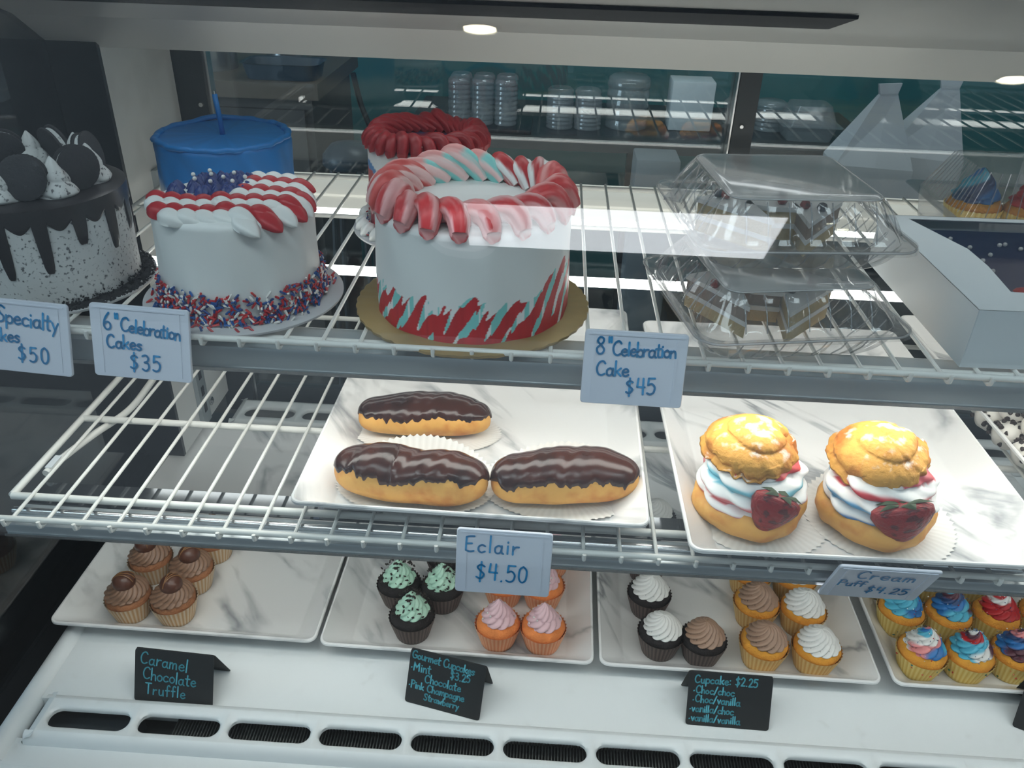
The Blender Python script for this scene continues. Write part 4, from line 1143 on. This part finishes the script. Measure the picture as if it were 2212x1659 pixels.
M_sp=pmat('yellow_sponge',srgb(190,166,118),.85,bump=(200,.6)); M_sp2=pmat('dark_sponge',srgb(150,130,116),.85,bump=(200,.6)); M_cr=pmat('whipped_cream',(.76,.75,.73),.5); M_blue=pmat('blueberry',srgb(34,36,52),.5)
def clamshell(label,loc,rz,hb,hl,slices):
    t=thing('clamshell_box',label,'container',loc,rz,'clear clamshell boxes stacked on the upper shelf')
    clam_sheet(.150,.200,.0006,hb,.0030,24,False,.010).build('base',M_clam,t,angle=50)
    l=clam_sheet(.198,.158,hb+.0035,hb+hl,.0030,24,True,.010).build('lid',M_clam,t,angle=50)
    MB().box(-.018,.018,.099,.118,hb,hb+.004).build('tab',M_clam2,t,smooth=False,rot=(0,0,radians(60)))
    MB().tube(rrect(.217,.217,.024,hb+.0005,8),.0013,6,closed=True).build('rim',M_clam3,t,angle=180)
    MB().tube(rrect(.152,.152,.016,hb+hl+.001,8),.0010,6,closed=True).build('lid_edge',M_clam3,l,angle=180)
    for (za,zb,wa,wb,par) in ((.002,hb-.003,.076,.1005,t),(hb+.006,hb+hl-.001,.0995,.0785,l)):
        rb_=None
        for sd in range(4):
            for q in range(7):
                x_=-.063+.021*q
                if rb_ is None: rb_=MB().tube([(0,-wa,za),(0,-(wa+wb)/2-.003,(za+zb)/2),(0,-wb,zb)],.0007,6).build('rib',M_clam2,par,angle=180)
                else: rb_=child(rb_,par)
                rb_.location=(x_*cos(sd*pi/2),x_*sin(sd*pi/2),0); rb_.rotation_euler=(0,0,sd*pi/2)
    rrect_ring=MB(); rrect_ring.rings([rrect(.150,.150,.014,hb+hl+.0004),rrect(.144,.144,.012,hb+hl+.003)],False,True); rrect_ring.build('lid_top',M_clam3,l,angle=40)
    return t
cl1=clamshell('lower clear clamshell box of the stack, resting on the wire shelf',(.232,.812,TOPZ+.0004),radians(11),.034,.037,0)
cl2=clamshell('upper clear clamshell box of the stack, resting on another clamshell',(.238,.856,TOPZ+.0755),radians(6),.030,.040,0)
for k,(x,y,z,rz) in enumerate([(.190,.81,.004,.3),(.262,.80,.004,-.4),(.228,.85,.004,2.9),(.200,.85,.079,.5),(.272,.85,.079,-.3),(.238,.895,.079,3.0)]):
    cake_slice(['pale berry cake slice by the hinge side, lower clamshell','cake slice beside the open wire shelf, lower clamshell','cake slice at the rear of the lower clamshell','pale berry cake slice under the mirrored light, upper clamshell','cake slice near the white box, upper clamshell','cake slice at the rear of the upper clamshell'][k],(x,y,TOPZ+z),rz,k,.040)

# ================================================================== WHITE WINDOW BOX
bx=thing('window_box','white card bakery box with a cut-out window over a dark blue dessert','box',(.410,.735,TOPZ),radians(1.5))
w,d,h=.30,.268,.062
MB().box(0,.0008,0,d,0,h).build('side_panel',M_boxw,bx,smooth=False)
MB().box(w-.0008,w,0,d,0,h).build('side_panel',M_boxw,bx,smooth=False)
MB().box(.001,w-.001,0,.0008,0,h).build('front_panel',M_boxw,bx,smooth=False)
MB().box(.001,w-.001,d-.0008,d,0,h).build('rear_panel',M_boxw,bx,smooth=False)
MB().box(.001,w-.001,.001,d-.001,.0,.0008).build('bottom_panel',M_boxw,bx,smooth=False)
outp=[(0,0),(w/2,0),(w,0),(w,d*.3),(w,d*.7),(w,d),(w/2,d),(0,d),(0,d*.7),(0,d*.3)]
inp=[(.052,.046),(w/2,.040),(w-.052,.046),(w-.060,d*.42),(w-.060,d*.6),(w-.030,d-.012),(w/2,d-.012),(.030,d-.012),(.060,d*.6),(.060,d*.42)]
mb=MB(); mb.rings([[(x,y,h) for x,y in outp],[(x,y,h) for x,y in inp],[(x,y,h-.0008) for x,y in inp],[(x,y,h-.0008) for x,y in outp]],False,False)
lid=mb.build('lid_panel',M_boxw,bx,smooth=False)
MB().add([(x,y,h-.0012) for x,y in inp],[tuple(range(len(inp)))]).build('window_film',M_film,lid,smooth=False)
ds=thing('boxed_cake','dark blue iced cake with white pearls and red edge inside the window box','cake',(.560,.868,TOPZ+.0010),radians(1.5))
bevel_box(-.142,.142,-.125,.125,.0,.052,.010,3).build('cake_body',pmat('navy_icing',srgb(44,48,84),.5,bump=(40,.6)),ds)
pe2=None
for k in range(26):
    x=-.115+.23*h1(k,31); y=-.02+.115*h1(k,32)
    if pe2 is None: pe2=MB().lathe([(.0002,-.0026),(.0019,-.0019),(.0026,0),(.0019,.0019),(.0002,.0026)],12).build('pearl',MATS['pearl'],ds,angle=180)
    else: pe2=child(pe2,ds)
    pe2.location=(x,y,.0538)
rs=None
for k in range(8):
    if rs is None: rs=swirl(.017,.012,8,1.6,.18,1.3,.15,solid(srgb(190,36,36)),.3,.6,20,6).build('red_rosette',M_vc,ds,angle=70)
    else: rs=child(rs,ds)
    rs.location=(-.105+.030*k,-.075+.012*(k%2),.0475); rs.scale=(1,1,.8)

# ================================================================== CLEAR CUPCAKE BOX AT THE BACK
cb=thing('cupcake_carrier','clear hinged plastic carrier with blue and red cupcakes behind the white box','container',(.640,1.130,TOPZ+.0004),radians(0))
def cl_box(w0,d0,w1,d1,z0,z1,cap,lip):
    mb=MB(); rg=[rrect(w0+(w1-w0)*u,d0+(d1-d0)*u,.014,z0+(z1-z0)*u,8) for u in (0,.33,.66,1)]
    if lip and not cap: rg.append(rrect(w1+.03,d1+.03,.016,z1,8))
    if cap: rg=[rrect(w0+.03,d0+.03,.016,z0,8)]+rg
    mb.rings(rg,not cap,cap); return mb
cl_box(.215,.150,.228,.162,.0006,.042,False,True).build('base',M_clam2,cb,angle=40)
ld=cl_box(.226,.160,.175,.110,.043,.098,True,True).build('lid',M_clam,cb,angle=40)
for k in range(14):
    x=-.07+.14*k/13
    MB().tube([(x*1.22,-.0780,.046),(x,-.0555,.0975)],.0008,5).build('rib',M_clam2,ld)
    MB().tube([(-.1115,x*.95,.046),(-.0875,x*.70,.0975)],.0008,5).build('rib',M_clam2,ld)
for (x,y,cols,nm) in ((.572,1.125,[BLU,SKY,NAVY,BLU],'blue'),(.640,1.105,[RED,RED,srgb(150,20,30)],'red'),(.705,1.105,[NAVY,NAVY,WHT,NAVY],'navy')):
    ft,f=make_cupcake('boxed_cupcake','cupcake with %s swirl inside the clear carrier'%nm,'cupcakes in the clear carrier',VAN,VANE,*W_fes,swirl(.0290,.034,7,2.2,.2,2.2,.24,sectors(cols),.14,.7))
    ft.location=(x,y,TOPZ+.002); ft.scale=(1.12,)*3

# ================================================================== BACK ROOM
tb=thing('prep_table','dark topped work table against the teal wall','table',(.25,2.72,FLOORZ))
MB().box(-.70,.72,-.26,.26,.815,.845).build('table_top',M_char,tb,smooth=False)
for x in (-.68,0.03,.66):
    for y in (-.24,.24): MB().box(x-.018,x+.018,y-.018,y+.018,0,.815).build('leg',M_black,tb,smooth=False)
TZ=FLOORZ+.8455
tr=bevel_box(-.148,.148,-.10,.10,0,.014,.004).build('black_tray',M_black); tr.location=(-.215,2.60,TZ); tag(tr,'black flat tray under the tall stack of clear cups','tray')
def stack(name,label,x,y,z,cols,rows,r,h,n,grp=None):
    t=thing(name,label,'containers',(x,y,z),0,grp); src=None
    for i in range(cols):
        for j in range(rows):
            if src is None:
                pr=[(r*.8,0)]
                for q in range(n): pr+=[(r*.98,h*q/n+.001),(r,h*(q+.3)/n),(r*.93,h*(q+.9)/n)]
                pr+=[(r*.86,h),(r*.80,h+.003),(.001,h+.003)]
                src=MB().lathe(pr,24,cap1=False).build('cup_stack',M_clam2,t,angle=50); c=src
            else: c=child(src,t)
            c.location=((i-(cols-1)/2)*r*2.05,(j-(rows-1)/2)*r*2.05,0)
    return t
stack('cup_bundle','bundle of tall nested clear plastic cups on the black tray',-.218,2.66-.06,TZ+.0145,3,2,.034,.128,9)
stack('lid_bundle','two short columns of clear plastic lids beside the cup bundle',.058,2.66,TZ,2,2,.042,.098,8)
stack('jar_bundle','tall cloudy clear container standing near the white carton',.222,2.66,TZ,1,1,.066,.15,5)
stack('dome_stack','rounded clear dome lids stacked behind the black door post',.62,2.70,TZ,2,1,.048,.085,6)
ct=bevel_box(-.065,.065,-.05,.05,0,.145,.004).build('white_carton',M_boxw); ct.location=(.415,2.68,TZ); tag(ct,'plain white carton standing on the work table','carton')
sc=thing('salad_box','squarish clear plastic box on the work table near the paper bags','container',(.765,2.62,TZ))
cl_box(.13,.12,.15,.14,0,.045,False,True).build('base',M_clam2,sc,angle=40); cl_box(.15,.14,.11,.10,.046,.10,True,True).build('lid',M_clam2,sc,angle=40)
ctr=thing('side_counter','low dark counter carrying the white paper bags','counter',(1.13,2.29,FLOORZ))
MB().box(-.50,.60,-.14,.14,0,.70).build('body',M_char,ctr,smooth=False); MB().box(-.52,.62,-.15,.15,.7,.725).build('top',M_black,ctr,smooth=False)
def paper_bag(label,x,y,z,w,h,rz,skew=0.0):
    t=thing('paper_bag',label,'bag',(x,y,z),rz,'white paper bags on the side counter')
    mb=MB(); d=.10
    v=[(-w/2,-d/2,0),(w/2,-d/2,0),(w/2,d/2,0),(-w/2,d/2,0),(-w/2,-d/2,h*.45),(w/2,-d/2,h*.42),(w/2,d/2,h*.45),(-w/2,d/2,h*.47),
       (-.022+skew,-.006,h*.93),(.022+skew,-.006,h*.94),(.022+skew,.006,h*.94),(-.022+skew,.006,h*.93),(0,-d/2-.006,h*.44),(0,d/2,h*.46),(skew,-.014,h*.78)]
    f=[(0,3,2,1),(0,1,5,12,4),(1,2,6,5),(2,3,7,13,6),(3,0,4,7),(4,12,14),(12,5,14),(4,14,8),(14,5,9),(14,9,8),(5,6,10,9),(6,13,11,10),(13,7,11),(7,4,8,11)]
    mb.add(v,f).build('bag_body',M_bag,t,smooth=False)
    MB().add([(-.022+skew,-.007,h*.93),(.022+skew,-.007,h*.94),(.022+skew,.007,h*.94),(-.022+skew,.007,h*.93),(-.030+skew,-.004,h),(.028+skew,-.004,h*1.01),(.028+skew,.004,h*1.01),(-.030+skew,.004,h)],[(0,1,5,4),(1,2,6,5),(2,3,7,6),(3,0,4,7),(4,5,6,7)]).build('folded_top',M_bag,t,smooth=False)
    return t
BZ=FLOORZ+.7255
paper_bag('white paper bag with a pointed folded top next to the salad box',.830,2.235,BZ,.205,.352,radians(3),.01)
paper_bag('creased white paper bag with a tall twisted top standing between two bags',1.005,2.345,BZ,.205,.352,radians(-6),.03)
paper_bag('white paper bag standing at the far end of the side counter',1.42,2.36,BZ,.20,.30,radians(10),-.02)
bn=bevel_box(-.06,.06,-.06,.06,0,.86,.006).build('tall_bin',pmat('grey_bin',(.22,.24,.26),.7)); bn.location=(.285,2.30,FLOORZ); tag(bn,'tall grey bin standing in front of the work table','bin')
kb=thing('wood_cabinet','dark wooden cabinet with an overhanging top in the back room','cabinet',(-.98,2.50,FLOORZ))
MB().box(-.42,.32,-.20,.25,0,.97).build('body',M_wood,kb,smooth=False)
MB().box(-.45,.345,-.225,.27,.97,1.012).build('cabinet_top',M_woodt,kb,smooth=False)
for z0,z1 in ((.06,.70),(.74,.94)):
    for x0,x1 in ((-.40,-.06),(-.04,.30)):
        p_=MB().box(x0,x1,-.214,-.2005,z0,z1).build('door',M_wood,kb,smooth=False)
KZ=FLOORZ+1.0125
cr=thing('blue_tub','dull blue oblong tub on the wooden cabinet','tub',(-.745,2.36,KZ))
mb=MB(); mb.rings([rrect(.19,.11,.03,0,6),rrect(.21,.125,.035,.040,6),rrect(.22,.135,.035,.042,6),rrect(.205,.12,.03,.040,6),rrect(.18,.10,.03,.006,6)]); mb.build('tub_body',M_navy,cr,angle=40)
for k,(x,y,r,h) in enumerate([(-.985,2.45,.075,.20),(-.79,2.55,.06,.16)]):
    MB_=MB().lathe([(.001,0),(r,0),(r,h*.9),(r*1.05,h*.92),(r*1.05,h*.95),(r*.8,h),(.001,h)],40)
    o=MB_.build('stock_pot',M_cyl,angle=40); o.location=(x,y,KZ); tag(o,'shiny %s steel pot on the wooden cabinet'%('wide' if k==0 else 'narrow'),'pot')
hs=MB().tube(smoothpts([(-.618,2.62,.43),(-.60,2.62,.34),(-.57,2.62,.24),(-.55,2.60,.05),(-.56,2.6,-.2),(-.59,2.6,-.5)],5),.009,8).build('power_lead',M_black); tag(hs,'black cord hanging down beside the wooden cabinet','cable')
so=thing('round_stool','round blue-grey seat seen low in front of the teal wall','stool',(-.52,2.10,FLOORZ))
MB().lathe([(.001,.85),(.06,.85),(.068,.858),(.066,.88),(.045,.905),(.001,.912)],32).build('seat',M_navy,so,angle=180)
for k in range(4): MB().tube([(.05*cos(pi/4+k*pi/2),.05*sin(pi/4+k*pi/2),.85),(.09*cos(pi/4+k*pi/2),.09*sin(pi/4+k*pi/2),0)],.008,8).build('leg',M_char,so)
